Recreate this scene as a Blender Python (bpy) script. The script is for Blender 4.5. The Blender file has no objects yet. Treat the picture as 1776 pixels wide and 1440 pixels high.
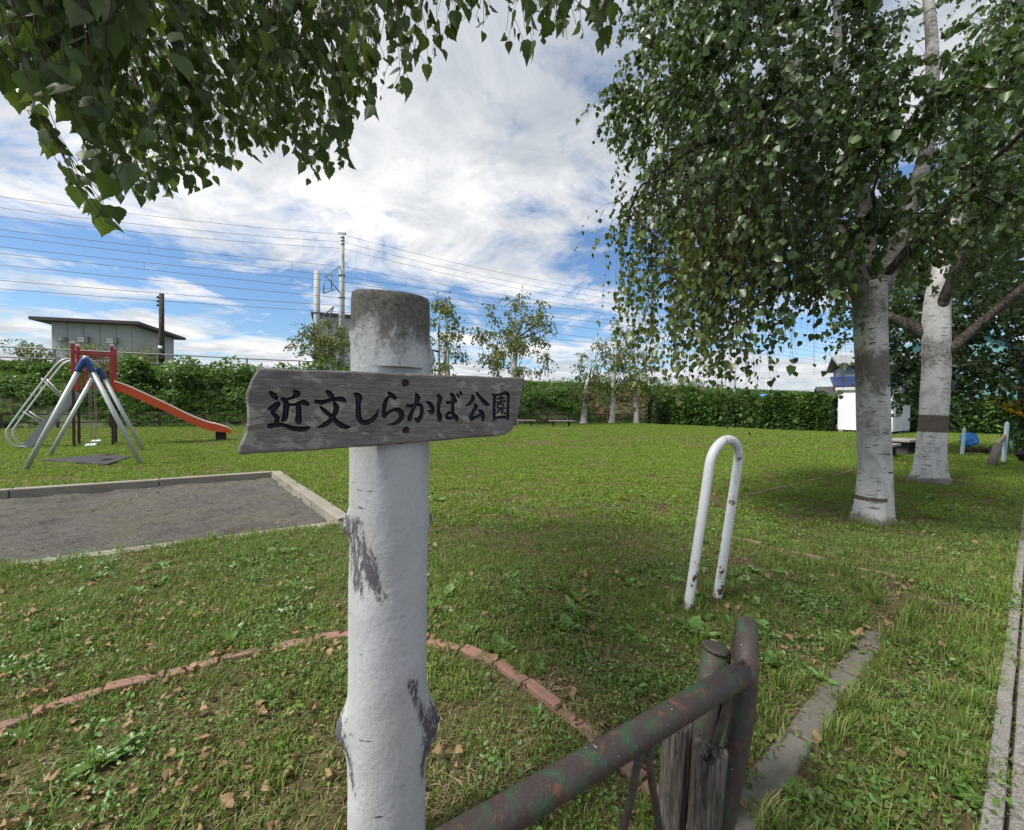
import bpy, math, random
import numpy as np
from mathutils import Matrix, Vector
from mathutils.geometry import delaunay_2d_cdt

# ------------------------------------------------------------------ camera, sky, sun, exposure
SC = bpy.context.scene
COL = SC.collection
R = math.radians
cam = bpy.data.objects.new('camera', bpy.data.cameras.new('camera'))
COL.objects.link(cam)
cam.data.sensor_width = 36.0
cam.data.lens = 36.0 * 720.0 / 1776.0
cam.data.clip_start = 0.03
cam.data.clip_end = 3000
cam.matrix_world = Matrix.Translation((0, 0, 1.3)) @ Matrix.Rotation(R(90 - 1.27), 4, 'X') @ Matrix.Rotation(R(0.6), 4, 'Z')
SC.camera = cam
SC.view_settings.view_transform = 'Standard'
SC.view_settings.look = 'None'
SC.view_settings.gamma = 1
SC.view_settings.exposure = 1.22
SUN_EL, SUN_AZ = R(52), R(-118)          # azimuth from +Y towards +X: the sun stands to the left and behind


class NT:
    """small node helper"""
    def __init__(self, tree):
        self.t = tree

    def n(self, typ, ins=None, **props):
        nd = self.t.nodes.new(typ)
        for k, v in props.items():
            setattr(nd, k, v)
        for k, v in (ins or {}).items():
            s = nd.inputs[k]
            if isinstance(v, bpy.types.NodeSocket):
                self.t.links.new(v, s)
            else:
                s.default_value = v
        return nd

    def math(self, op, a, b=0.0, c=0.0, clamp=False):
        return self.n('ShaderNodeMath', {0: a, 1: b, 2: c}, operation=op, use_clamp=clamp).outputs[0]

    def noise(self, scale, detail=4, rough=0.55, vec=None, dist=0.0, out=0):
        ins = {'Scale': scale, 'Detail': detail, 'Roughness': rough, 'Distortion': dist}
        if vec is not None:
            ins['Vector'] = vec
        return self.n('ShaderNodeTexNoise', ins).outputs[out]

    def ramp(self, fac, stops, interp='LINEAR'):
        nd = self.n('ShaderNodeValToRGB', {'Fac': fac})
        cr = nd.color_ramp
        cr.interpolation = interp
        while len(cr.elements) < len(stops):
            cr.elements.new(0.5)
        for e, (p, c) in zip(cr.elements, stops):
            e.position = p
            e.color = (c, c, c, 1) if isinstance(c, (int, float)) else (*c, 1)
        return nd.outputs[0]

    def mix(self, fac, a, b, mode='MIX'):
        nd = self.n('ShaderNodeMix', data_type='RGBA', blend_type=mode)
        for i, v in ((0, fac), (6, a), (7, b)):
            s = nd.inputs[i]
            if isinstance(v, bpy.types.NodeSocket):
                self.t.links.new(v, s)
            else:
                s.default_value = v if i == 0 else (*v, 1)
        return nd.outputs[2]

    def scalevec(self, vec, s):
        return self.n('ShaderNodeMapping', {'Vector': vec, 'Scale': s}).outputs[0]

    def bump(self, h, strength=0.5, dist=0.01):
        return self.n('ShaderNodeBump', {'Height': h, 'Strength': strength, 'Distance': dist}).outputs[0]


world = bpy.data.worlds.new('World')
SC.world = world
world.use_nodes = True
w = NT(world.node_tree)
world.node_tree.nodes.clear()
sky = w.n('ShaderNodeTexSky', sky_type='NISHITA', sun_disc=False, sun_elevation=SUN_EL, sun_rotation=SUN_AZ,
          air_density=1.0, dust_density=0.6, ozone_density=2.2)
dirv = w.n('ShaderNodeTexCoord').outputs['Generated']
sx = w.n('ShaderNodeSeparateXYZ', {0: dirv})
zc = w.math('MAXIMUM', sx.outputs[2], 0.0)
zz = w.math('ADD', zc, 0.10)
cp = w.n('ShaderNodeCombineXYZ', {0: w.math('DIVIDE', sx.outputs[0], zz), 1: w.math('DIVIDE', sx.outputs[1], zz), 2: 3.7})
big = w.noise(0.55, 2, 0.5, cp.outputs[0])
fine = w.noise(1.55, 12, 0.64, cp.outputs[0], 0.5)
cov = w.math('ADD', w.math('MULTIPLY', big, 0.38), w.math('MULTIPLY', fine, 0.92))
# a cloud deck overhead that breaks up towards the horizon, then banks of far cloud
lift = w.ramp(zc, [(0.0, 0.22), (0.06, 0.16), (0.14, 0.02), (0.24, 0.0), (0.38, 0.05), (0.52, 0.20), (1.0, 0.22)])
mask = w.ramp(w.math('ADD', cov, lift), [(0.635, 0.0), (0.70, 0.5), (0.79, 1.0)])
shade = w.noise(2.3, 10, 0.66, cp.outputs[0], 0.5)
shade2 = w.math('SUBTRACT', w.math('ADD', w.math('MULTIPLY', shade, 0.75), w.math('MULTIPLY', big, 0.35)), w.math('MULTIPLY', lift, 0.55))
ccol = w.ramp(shade2, [(0.28, (3.3, 3.6, 4.1)), (0.40, (4.1, 4.4, 4.8)), (0.52, (5.6, 5.75, 5.95)), (0.62, (7.2, 7.2, 7.25))])
scol = w.mix(1.0, sky.outputs[0], (0.80, 0.96, 1.10), 'MULTIPLY')
col = w.mix(mask, scol, ccol)
bg = w.n('ShaderNodeBackground', {'Color': col, 'Strength': 0.062})
wo = w.n('ShaderNodeOutputWorld', {'Surface': bg.outputs[0]})

sun = bpy.data.objects.new('sun', bpy.data.lights.new('sun', 'SUN'))
COL.objects.link(sun)
sun.data.energy = 2.6
sun.data.angle = R(13)
sun.data.color = (1.0, 0.965, 0.90)
sd = Vector((math.sin(SUN_AZ) * math.cos(SUN_EL), math.cos(SUN_AZ) * math.cos(SUN_EL), math.sin(SUN_EL)))
sun.rotation_euler = (-sd).to_track_quat('-Z', 'Y').to_euler()
sun.location = sd * 40


# ------------------------------------------------------------------ mesh helpers
rng = np.random.default_rng(7)
random.seed(7)


class MB:
    """collects vertices and faces, then builds one mesh object"""
    def __init__(self):
        self.v = []
        self.f = []
        self.k = 0

    def add(self, v, f):
        v = np.asarray(v, float).reshape(-1, 3)
        self.v.append(v)
        self.f += [tuple(int(i) + self.k for i in q) for q in f]
        self.k += len(v)
        return self

    def box(self, c, s, rz=0.0, M=None):
        x, y, z = s[0] / 2, s[1] / 2, s[2] / 2
        v = np.array([(-x, -y, -z), (x, -y, -z), (x, y, -z), (-x, y, -z), (-x, -y, z), (x, -y, z), (x, y, z), (-x, y, z)])
        ca, sa = math.cos(rz), math.sin(rz)
        v = v @ np.array([[ca, sa, 0], [-sa, ca, 0], [0, 0, 1]])
        v = v + np.array(c)
        if M is not None:
            v = v @ M[0].T + M[1]
        return self.add(v, [(0, 3, 2, 1), (4, 5, 6, 7), (0, 1, 5, 4), (1, 2, 6, 5), (2, 3, 7, 6), (3, 0, 4, 7)])

    def beam(self, a, b, w, h, up=(0, 0, 1)):
        a, b, up = np.array(a, float), np.array(b, float), np.array(up, float)
        d = (b - a) / np.linalg.norm(b - a)
        s = np.cross(d, up)
        s /= np.linalg.norm(s)
        u = np.cross(s, d)
        v = [p + s * i * w / 2 + u * j * h / 2 for p in (a, b) for i, j in ((-1, -1), (1, -1), (1, 1), (-1, 1))]
        return self.add(v, [(0, 1, 2, 3), (7, 6, 5, 4), (0, 4, 5, 1), (1, 5, 6, 2), (2, 6, 7, 3), (3, 7, 4, 0)])

    def tube(self, pts, rad, n=10, caps=True):
        v, f = tube(pts, rad, n, caps)
        return self.add(v, f)

    def prism(self, poly, z0, z1):
        n = len(poly)
        v = [(x, y, z0) for x, y in poly] + [(x, y, z1) for x, y in poly]
        f = [tuple(range(n - 1, -1, -1)), tuple(range(n, 2 * n))] + [(i, (i + 1) % n, n + (i + 1) % n, n + i) for i in range(n)]
        return self.add(v, f)

    def build(self, name, mat, parent=None, smooth=False, bevel=0.0):
        return mesh_obj(name, np.concatenate(self.v) if self.v else np.zeros((0, 3)), self.f, mat, parent, smooth, bevel)


def tube(pts, rad, n=10, caps=True):
    pts = np.asarray(pts, float)
    m = len(pts)
    rad = np.full(m, rad) if np.isscalar(rad) else np.asarray(rad, float)
    t = np.gradient(pts, axis=0)
    t /= np.linalg.norm(t, axis=1)[:, None] + 1e-9
    ref = np.array([0, 0, 1.0]) if abs(t[0][2]) < 0.9 else np.array([1.0, 0, 0])
    s = np.cross(t[0], ref)
    s /= np.linalg.norm(s)
    out = []
    a = np.linspace(0, 2 * math.pi, n, endpoint=False)
    for i in range(m):
        s = s - t[i] * (s @ t[i])
        s /= np.linalg.norm(s) + 1e-9
        u = np.cross(t[i], s)
        out.append(pts[i] + rad[i] * (np.cos(a)[:, None] * s + np.sin(a)[:, None] * u))
    f = [(i * n + j, i * n + (j + 1) % n, (i + 1) * n + (j + 1) % n, (i + 1) * n + j) for i in range(m - 1) for j in range(n)]
    if caps:
        f += [tuple(range(n - 1, -1, -1)), tuple((m - 1) * n + j for j in range(n))]
    return np.concatenate(out), f


def raw_mesh(name, V, F):
    me = bpy.data.meshes.new(name)
    if isinstance(F, np.ndarray):
        V = np.asarray(V, np.float32)
        me.vertices.add(len(V))
        me.vertices.foreach_set('co', V.ravel())
        me.loops.add(F.size)
        me.loops.foreach_set('vertex_index', F.astype(np.int32).ravel())
        me.polygons.add(len(F))
        me.polygons.foreach_set('loop_start', np.arange(0, F.size, F.shape[1], dtype=np.int32))
        me.update(calc_edges=True)
    else:
        me.from_pydata([tuple(p) for p in V], [], F)
        me.update()
    return me


def mesh_obj(name, V, F, mat, parent=None, smooth=False, bevel=0.0):
    me = raw_mesh(name, V, F)
    if smooth:
        me.polygons.foreach_set('use_smooth', np.ones(len(me.polygons), bool))
    me.materials.append(mat)
    o = bpy.data.objects.new(name, me)
    COL.objects.link(o)
    if parent is not None:
        o.parent = parent
    if bevel:
        b = o.modifiers.new('bevel', 'BEVEL')
        b.width = bevel
        b.segments = 2
        b.limit_method = 'ANGLE'
    return o


def thing(name, label, cat, loc=(0, 0, 0), group=None):
    o = bpy.data.objects.new(name, None)
    o.empty_display_size = 0.1
    COL.objects.link(o)
    o.location = loc
    return tag(o, label, cat, group)


def tag(o, label=None, cat=None, group=None, kind=None):
    for k, v in (('label', label), ('category', cat), ('group', group), ('kind', kind)):
        if v:
            o[k] = v
    return o


def centred(root):
    """parts are modelled in world coordinates; keep them there under a root that stands at the base"""
    inv = Matrix.Translation(-root.location)
    for c in root.children:
        c.matrix_parent_inverse = inv
    return root


# ------------------------------------------------------------------ materials
def new_mat(name):
    m = bpy.data.materials.new(name)
    m.use_nodes = True
    t = NT(m.node_tree)
    m.node_tree.nodes.clear()
    out = t.n('ShaderNodeOutputMaterial')
    return m, t, out


def surf(name, build, rough=0.7, metal=0.0, spec=0.5):
    """build(t, co, pos) -> dict(color, rough, bump)"""
    m, t, out = new_mat(name)
    tc = t.n('ShaderNodeTexCoord')
    pos = t.n('ShaderNodeNewGeometry').outputs['Position']
    d = build(t, tc.outputs['Object'], pos)
    p = t.n('ShaderNodeBsdfPrincipled', {'Roughness': d.get('rough', rough), 'Metallic': metal, 'Specular IOR Level': d.get('spec', spec)})
    c = d['color']
    if isinstance(c, tuple):
        p.inputs['Base Color'].default_value = (*c, 1)
    else:
        t.t.links.new(c, p.inputs['Base Color'])
    if 'bump' in d:
        t.t.links.new(d['bump'], p.inputs['Normal'])
    t.t.links.new(p.outputs[0], out.inputs[0])
    return m


def leafmat(name, cols, trans=0.35, rough=0.5, var_scale=1.2, tcol=(0.30, 0.42, 0.05), spec=0.3, wn=0.35):
    """foliage: colour from a random value per leaf and a slow noise through the place"""
    m, t, out = new_mat(name)
    g = t.n('ShaderNodeNewGeometry')
    rnd = g.outputs['Random Per Island']
    nz = t.noise(var_scale, 3, 0.6, g.outputs['Position'])
    fac = t.math('ADD', t.math('MULTIPLY', rnd, 1 - wn), t.math('MULTIPLY', nz, wn))
    n = len(cols)
    c = t.ramp(fac, [(0.12 + 0.76 * i / max(n - 1, 1), k) for i, k in enumerate(cols)])
    p = t.n('ShaderNodeBsdfPrincipled', {'Base Color': c, 'Roughness': rough, 'Specular IOR Level': spec})
    tr = t.n('ShaderNodeBsdfTranslucent', {'Color': t.mix(0.55, c, tcol)})
    mx = t.n('ShaderNodeMixShader', {0: trans, 1: p.outputs[0], 2: tr.outputs[0]})
    t.t.links.new(mx.outputs[0], out.inputs[0])
    return m


def plain(name, c, rough=0.6, metal=0.0, var=0.15, scale=6.0, bump=0.0, spec=0.5):
    def b(t, co, pos):
        nz = t.noise(scale, 6, 0.65, pos)
        d = {'color': t.mix(nz, tuple(x * (1 - var) for x in c), tuple(min(1, x * (1 + var)) for x in c))}
        if bump:
            d['bump'] = t.bump(t.noise(scale * 6, 5, 0.6, pos), bump, 0.004)
        return d
    return surf(name, b, rough, metal, spec)


def m_lawn(t, co, pos):
    a = t.noise(0.45, 5, 0.6, pos)
    b = t.noise(38, 8, 0.75, pos, 0.6)
    c = t.mix(t.ramp(b, [(0.35, 0.0), (0.65, 1.0)]), (0.035, 0.026, 0.015), (0.17, 0.125, 0.07))
    g = t.mix(b, (0.05, 0.065, 0.018), (0.135, 0.13, 0.05))
    # far from the camera's side of the park the turf is closed and green
    fac = t.ramp(a, [(0.35, 0.1), (0.65, 0.6)])
    return {'color': t.mix(fac, c, g), 'rough': 1.0, 'bump': t.bump(b, 0.5, 0.02)}


def m_sand(t, co, pos):
    a = t.noise(1.3, 5, 0.6, pos)
    b = t.noise(90, 4, 0.7, pos)
    st = t.noise(7, 6, 0.6, t.scalevec(pos, (0.6, 1.6, 1)), 0.6)
    c = t.ramp(b, [(0.3, (0.055, 0.051, 0.047)), (0.52, (0.115, 0.106, 0.096)), (0.72, (0.22, 0.205, 0.185))])
    c = t.mix(t.ramp(a, [(0.45, 0.0), (0.7, 0.35)]), c, (0.13, 0.14, 0.07))
    return {'color': c, 'rough': 0.95, 'bump': t.bump(t.math('ADD', st, t.math('MULTIPLY', b, 0.25)), 1.0, 0.06)}


def m_concrete(base, dirt=(0.10, 0.10, 0.08), lich=0.4):
    def f(t, co, pos):
        a = t.noise(2.2, 6, 0.65, pos)
        b = t.noise(55, 5, 0.7, pos)
        c = t.mix(t.ramp(a, [(0.38, 0.0), (0.68, lich)]), base, dirt)
        c = t.mix(t.ramp(b, [(0.42, 0.0), (0.75, 0.5)]), c, tuple(x * 1.45 for x in base))
        c = t.mix(t.ramp(t.noise(120, 3, 0.6, pos), [(0.60, 0.0), (0.72, 0.6)]), c, dirt)
        return {'color': c, 'rough': 0.9, 'bump': t.bump(b, 0.55, 0.006)}
    return f


def m_rail(t, co, pos):
    a = t.noise(17, 8, 0.74, pos, 0.5)
    b = t.noise(60, 5, 0.7, pos)
    c = t.mix(t.ramp(a, [(0.51, 0.0), (0.60, 1.0)]), (0.056, 0.040, 0.035), (0.036, 0.080, 0.040))
    c = t.mix(t.ramp(t.noise(30, 6, 0.7, pos), [(0.57, 0.0), (0.66, 0.9)]), c, (0.17, 0.068, 0.03))
    c = t.mix(t.ramp(t.noise(110, 2, 0.5, pos), [(0.72, 0.0), (0.76, 1.0)]), c, (0.42, 0.42, 0.40))
    return {'color': c, 'rough': t.ramp(b, [(0.3, 0.38), (0.7, 0.75)]), 'bump': t.bump(t.math('ADD', a, t.math('MULTIPLY', b, 0.6)), 0.8, 0.005)}


def m_whitepipe(t, co, pos):
    r = t.noise(16, 5, 0.72, t.scalevec(pos, (1, 1, 0.7)))
    low = t.n('ShaderNodeMapRange', {'Value': t.n('ShaderNodeSeparateXYZ', {0: pos}).outputs[2], 'From Min': 0.0, 'From Max': 0.9, 'To Min': 0.06, 'To Max': 0.0}).outputs[0]
    k = t.ramp(t.math('ADD', r, low), [(0.615, 0.0), (0.635, 1.0)])
    halo = t.ramp(t.math('ADD', r, low), [(0.56, 0.0), (0.66, 0.45)])
    c = t.mix(halo, t.mix(t.noise(5, 4, 0.6, pos), (0.60, 0.61, 0.62), (0.74, 0.74, 0.73)), (0.45, 0.36, 0.27))
    return {'color': t.mix(k, c, (0.12, 0.045, 0.02)), 'rough': 0.42, 'bump': t.bump(k, 0.4, 0.002)}


def m_bark_post(t, co, pos):
    """old white paint on a birch log: worn dark at the knots (attribute bare) and at the weathered top (attribute top)"""
    bare = t.n('ShaderNodeAttribute', attribute_name='bare').outputs['Fac']
    top = t.n('ShaderNodeAttribute', attribute_name='top').outputs['Fac']
    v = t.noise(22, 8, 0.72, pos, 1.2)
    f = t.noise(95, 6, 0.72, pos)
    streak = t.noise(16, 7, 0.72, t.scalevec(pos, (2.2, 2.2, 0.55)), 1.6)
    white = t.mix(t.noise(3.5, 5, 0.65, pos), (0.42, 0.44, 0.45), (0.60, 0.605, 0.60))
    white = t.mix(t.ramp(t.noise(7, 6, 0.65, t.scalevec(pos, (1, 1, 0.35))), [(0.50, 0.0), (0.72, 0.55)]), white, (0.47, 0.44, 0.38))
    white = t.mix(t.ramp(f, [(0.52, 0.0), (0.68, 0.6)]), white, (0.33, 0.335, 0.335))
    fl2 = t.noise(42, 7, 0.75, t.scalevec(pos, (1.6, 1.6, 0.8)), 2.2)
    kb = t.ramp(t.math('ADD', t.math('MULTIPLY', bare, 0.27), t.math('ADD', t.math('MULTIPLY', streak, 0.5), t.math('MULTIPLY', fl2, 0.5))), [(0.655, 0.0), (0.72, 1.0)])
    dark = t.mix(f, (0.045, 0.043, 0.055), (0.17, 0.165, 0.18))
    c = t.mix(kb, white, dark)
    # short dark lenticel marks
    len_ = t.noise(26, 3, 0.5, t.scalevec(pos, (0.55, 0.55, 3.2)))
    c = t.mix(t.ramp(len_, [(0.70, 0.0), (0.72, 0.9)]), c, (0.06, 0.055, 0.05))
    kt = t.ramp(t.math('ADD', t.math('MULTIPLY', top, 0.50), t.math('ADD', t.math('MULTIPLY', t.noise(13, 7, 0.7, t.scalevec(pos, (1, 1, 0.6)), 0.6), 0.7), t.math('MULTIPLY', f, 0.35))), [(0.66, 0.0), (0.82, 1.0)])
    old = t.mix(t.ramp(f, [(0.35, 0.0), (0.7, 1.0)]), (0.055, 0.052, 0.042), (0.19, 0.19, 0.165))
    c = t.mix(kt, c, old)
    h = t.math('ADD', t.math('MULTIPLY', t.math('ADD', kb, 0.0), -0.8), t.math('ADD', t.math('MULTIPLY', f, 0.5), t.math('MULTIPLY', streak, 0.5)))
    return {'color': c, 'rough': 0.85, 'bump': t.bump(h, 0.6, 0.006)}


def m_board(t, co, pos):
    """weathered grey plank with lichen; its long grain follows the local x axis"""
    g1 = t.noise(6, 9, 0.72, t.scalevec(co, (3.0, 40, 40)), 0.5)
    g2 = t.noise(9, 6, 0.7, t.scalevec(co, (8, 90, 60)))
    c = t.ramp(t.math('ADD', t.math('MULTIPLY', g1, 0.6), t.math('MULTIPLY', g2, 0.4)),
               [(0.34, (0.075, 0.071, 0.068)), (0.48, (0.20, 0.19, 0.178)), (0.64, (0.36, 0.345, 0.325))])
    br = t.noise(5.5, 5, 0.62, t.scalevec(co, (1.0, 2.4, 1)))
    c = t.mix(t.ramp(br, [(0.52, 0.0), (0.72, 0.6)]), c, (0.17, 0.115, 0.06))
    x = t.n('ShaderNodeSeparateXYZ', {0: co}).outputs[0]
    left = t.n('ShaderNodeMapRange', {'Value': x, 'From Min': 0.0, 'From Max': 0.30, 'To Min': 0.075, 'To Max': 0.0}).outputs[0]
    lv = t.noise(22, 5, 0.62, t.scalevec(co, (0.8, 1.3, 1)), 0.5)
    lk = t.ramp(t.math('ADD', lv, left), [(0.575, 0.0), (0.61, 1.0)])
    lc = t.mix(t.noise(60, 4, 0.7, co), (0.22, 0.225, 0.175), (0.48, 0.48, 0.41))
    c = t.mix(t.math('MULTIPLY', lk, 0.95), c, lc)
    dk = t.ramp(t.noise(7, 5, 0.65, t.scalevec(co, (1, 1.5, 1))), [(0.30, 0.75), (0.48, 0.0)])
    c = t.mix(dk, c, (0.06, 0.056, 0.05))
    h = t.math('ADD', t.math('ADD', g1, g2), t.math('MULTIPLY', lk, 0.5))
    return {'color': c, 'rough': 0.88, 'bump': t.bump(h, 0.75, 0.0035)}


def m_birch(t, co, pos):
    """birch bark: white, dark lenticels across, grey rough patches; bands where the white skin is peeled (attribute band)"""
    tex = t.scalevec(co, (1, 1, 1))
    band = t.n('ShaderNodeAttribute', attribute_name='band').outputs['Fac']
    rough_ = t.n('ShaderNodeAttribute', attribute_name='rough').outputs['Fac']
    a = t.noise(2.2, 6, 0.65, tex)
    white = t.mix(t.noise(9, 6, 0.7, t.scalevec(co, (0.6, 0.6, 3.5))), (0.36, 0.345, 0.325), (0.70, 0.69, 0.665))
    white = t.mix(t.ramp(t.noise(4.5, 7, 0.7, t.scalevec(co, (1, 1, 0.6)), 0.8), [(0.46, 0.0), (0.68, 0.75)]), white, (0.27, 0.25, 0.225))
    ring = t.noise(7, 7, 0.7, t.scalevec(co, (0.8, 0.8, 9)), 0.4)
    white = t.mix(t.ramp(ring, [(0.60, 0.0), (0.70, 0.6)]), white, (0.26, 0.25, 0.24))
    l1 = t.noise(13, 3, 0.5, t.scalevec(co, (0.55, 0.55, 3.6)))
    l2 = t.noise(6, 4, 0.6, t.scalevec(co, (0.7, 0.7, 2.0)), 0.5)
    mk = t.math('MAXIMUM', t.ramp(l1, [(0.635, 0.0), (0.665, 1.0)]), t.ramp(l2, [(0.645, 0.0), (0.68, 1.0)]))
    c = t.mix(mk, white, (0.07, 0.06, 0.052))
    rk = t.ramp(t.math('ADD', t.math('MULTIPLY', rough_, 0.34), t.math('ADD', t.math('MULTIPLY', t.noise(13, 8, 0.75, co, 1.0), 0.6), t.math('MULTIPLY', t.noise(3.2, 4, 0.6, co), 0.5))), [(0.66, 0.0), (0.80, 1.0)])
    c = t.mix(rk, c, t.mix(t.noise(40, 5, 0.7, co), (0.055, 0.05, 0.043), (0.27, 0.255, 0.23)))
    c = t.mix(t.ramp(t.math('ADD', band, t.math('MULTIPLY', t.math('SUBTRACT', t.noise(24, 6, 0.7, co), 0.5), 1.3)), [(0.42, 0.0), (0.56, 1.0)]), c,
              t.mix(t.noise(25, 6, 0.7, co), (0.030, 0.022, 0.018), (0.19, 0.16, 0.135)))
    h = t.math('ADD', t.math('MULTIPLY', ring, 0.5), t.math('MULTIPLY', mk, -0.6))
    return {'color': c, 'rough': 0.8, 'bump': t.bump(t.math('ADD', h, rk), 0.6, 0.012)}


def m_limb(t, co, pos):
    a = t.noise(9, 8, 0.75, pos, 1.0)
    f = t.noise(48, 7, 0.75, pos, 0.6)
    c = t.ramp(t.math('ADD', t.math('MULTIPLY', a, 0.55), t.math('MULTIPLY', f, 0.45)), [(0.38, (0.016, 0.013, 0.011)), (0.5, (0.065, 0.053, 0.043)), (0.62, (0.19, 0.175, 0.155))])
    return {'color': c, 'bump': t.bump(t.math('ADD', a, f), 1.0, 0.02)}


def m_stake(t, co, pos):
    g = t.noise(10, 9, 0.72, t.scalevec(co, (10, 10, 0.8)), 0.6)
    f = t.noise(45, 6, 0.7, t.scalevec(co, (3, 3, 0.4)))
    c = t.ramp(t.math('ADD', t.math('MULTIPLY', g, 0.65), t.math('MULTIPLY', f, 0.35)), [(0.36, (0.022, 0.019, 0.016)), (0.5, (0.12, 0.108, 0.095)), (0.66, (0.30, 0.28, 0.255))])
    c = t.mix(t.ramp(t.noise(9, 4, 0.6, co), [(0.5, 0.0), (0.75, 0.5)]), c, (0.11, 0.085, 0.05))
    return {'color': c, 'rough': 0.92, 'bump': t.bump(t.math('ADD', g, f), 1.0, 0.008)}


def m_brick(t, co, pos):
    a = t.noise(7, 6, 0.7, pos)
    b = t.noise(70, 4, 0.7, pos)
    c = t.mix(a, (0.20, 0.095, 0.07), (0.34, 0.20, 0.155))
    c = t.mix(t.ramp(t.noise(12, 5, 0.7, pos), [(0.5, 0.0), (0.66, 0.8)]), c, (0.12, 0.105, 0.075))
    return {'color': c, 'rough': 0.92, 'bump': t.bump(b, 0.6, 0.004)}


def m_paver(t, co, pos):
    a = t.noise(2.5, 5, 0.6, pos)
    b = t.noise(160, 3, 0.6, pos)
    c = t.mix(a, (0.11, 0.103, 0.095), (0.24, 0.225, 0.20))
    c = t.mix(t.ramp(b, [(0.50, 0.0), (0.64, 0.75)]), c, (0.40, 0.38, 0.34))
    c = t.mix(t.ramp(t.noise(4, 6, 0.7, pos), [(0.55, 0.0), (0.72, 0.5)]), c, (0.075, 0.085, 0.05))
    return {'color': c, 'rough': 0.93, 'bump': t.bump(b, 0.5, 0.004)}


def m_paint(base, chip=(0.2, 0.1, 0.06), amount=0.66):
    def f(t, co, pos):
        k = t.ramp(t.noise(9, 6, 0.7, pos), [(amount, 0.0), (amount + 0.03, 1.0)])
        c = t.mix(t.noise(3, 4, 0.6, pos), tuple(x * 0.82 for x in base), tuple(min(1, x * 1.1) for x in base))
        return {'color': t.mix(k, c, chip), 'rough': 0.5}
    return f


def m_cwall(t, co, pos):
    a = t.noise(0.5, 6, 0.65, pos)
    s = t.noise(1.6, 6, 0.7, t.scalevec(pos, (1, 1, 0.15)))
    c = t.mix(a, (0.34, 0.345, 0.335), (0.46, 0.465, 0.45))
    c = t.mix(t.ramp(s, [(0.5, 0.0), (0.7, 0.5)]), c, (0.22, 0.225, 0.225))
    return {'color': c, 'rough': 0.9}


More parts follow.
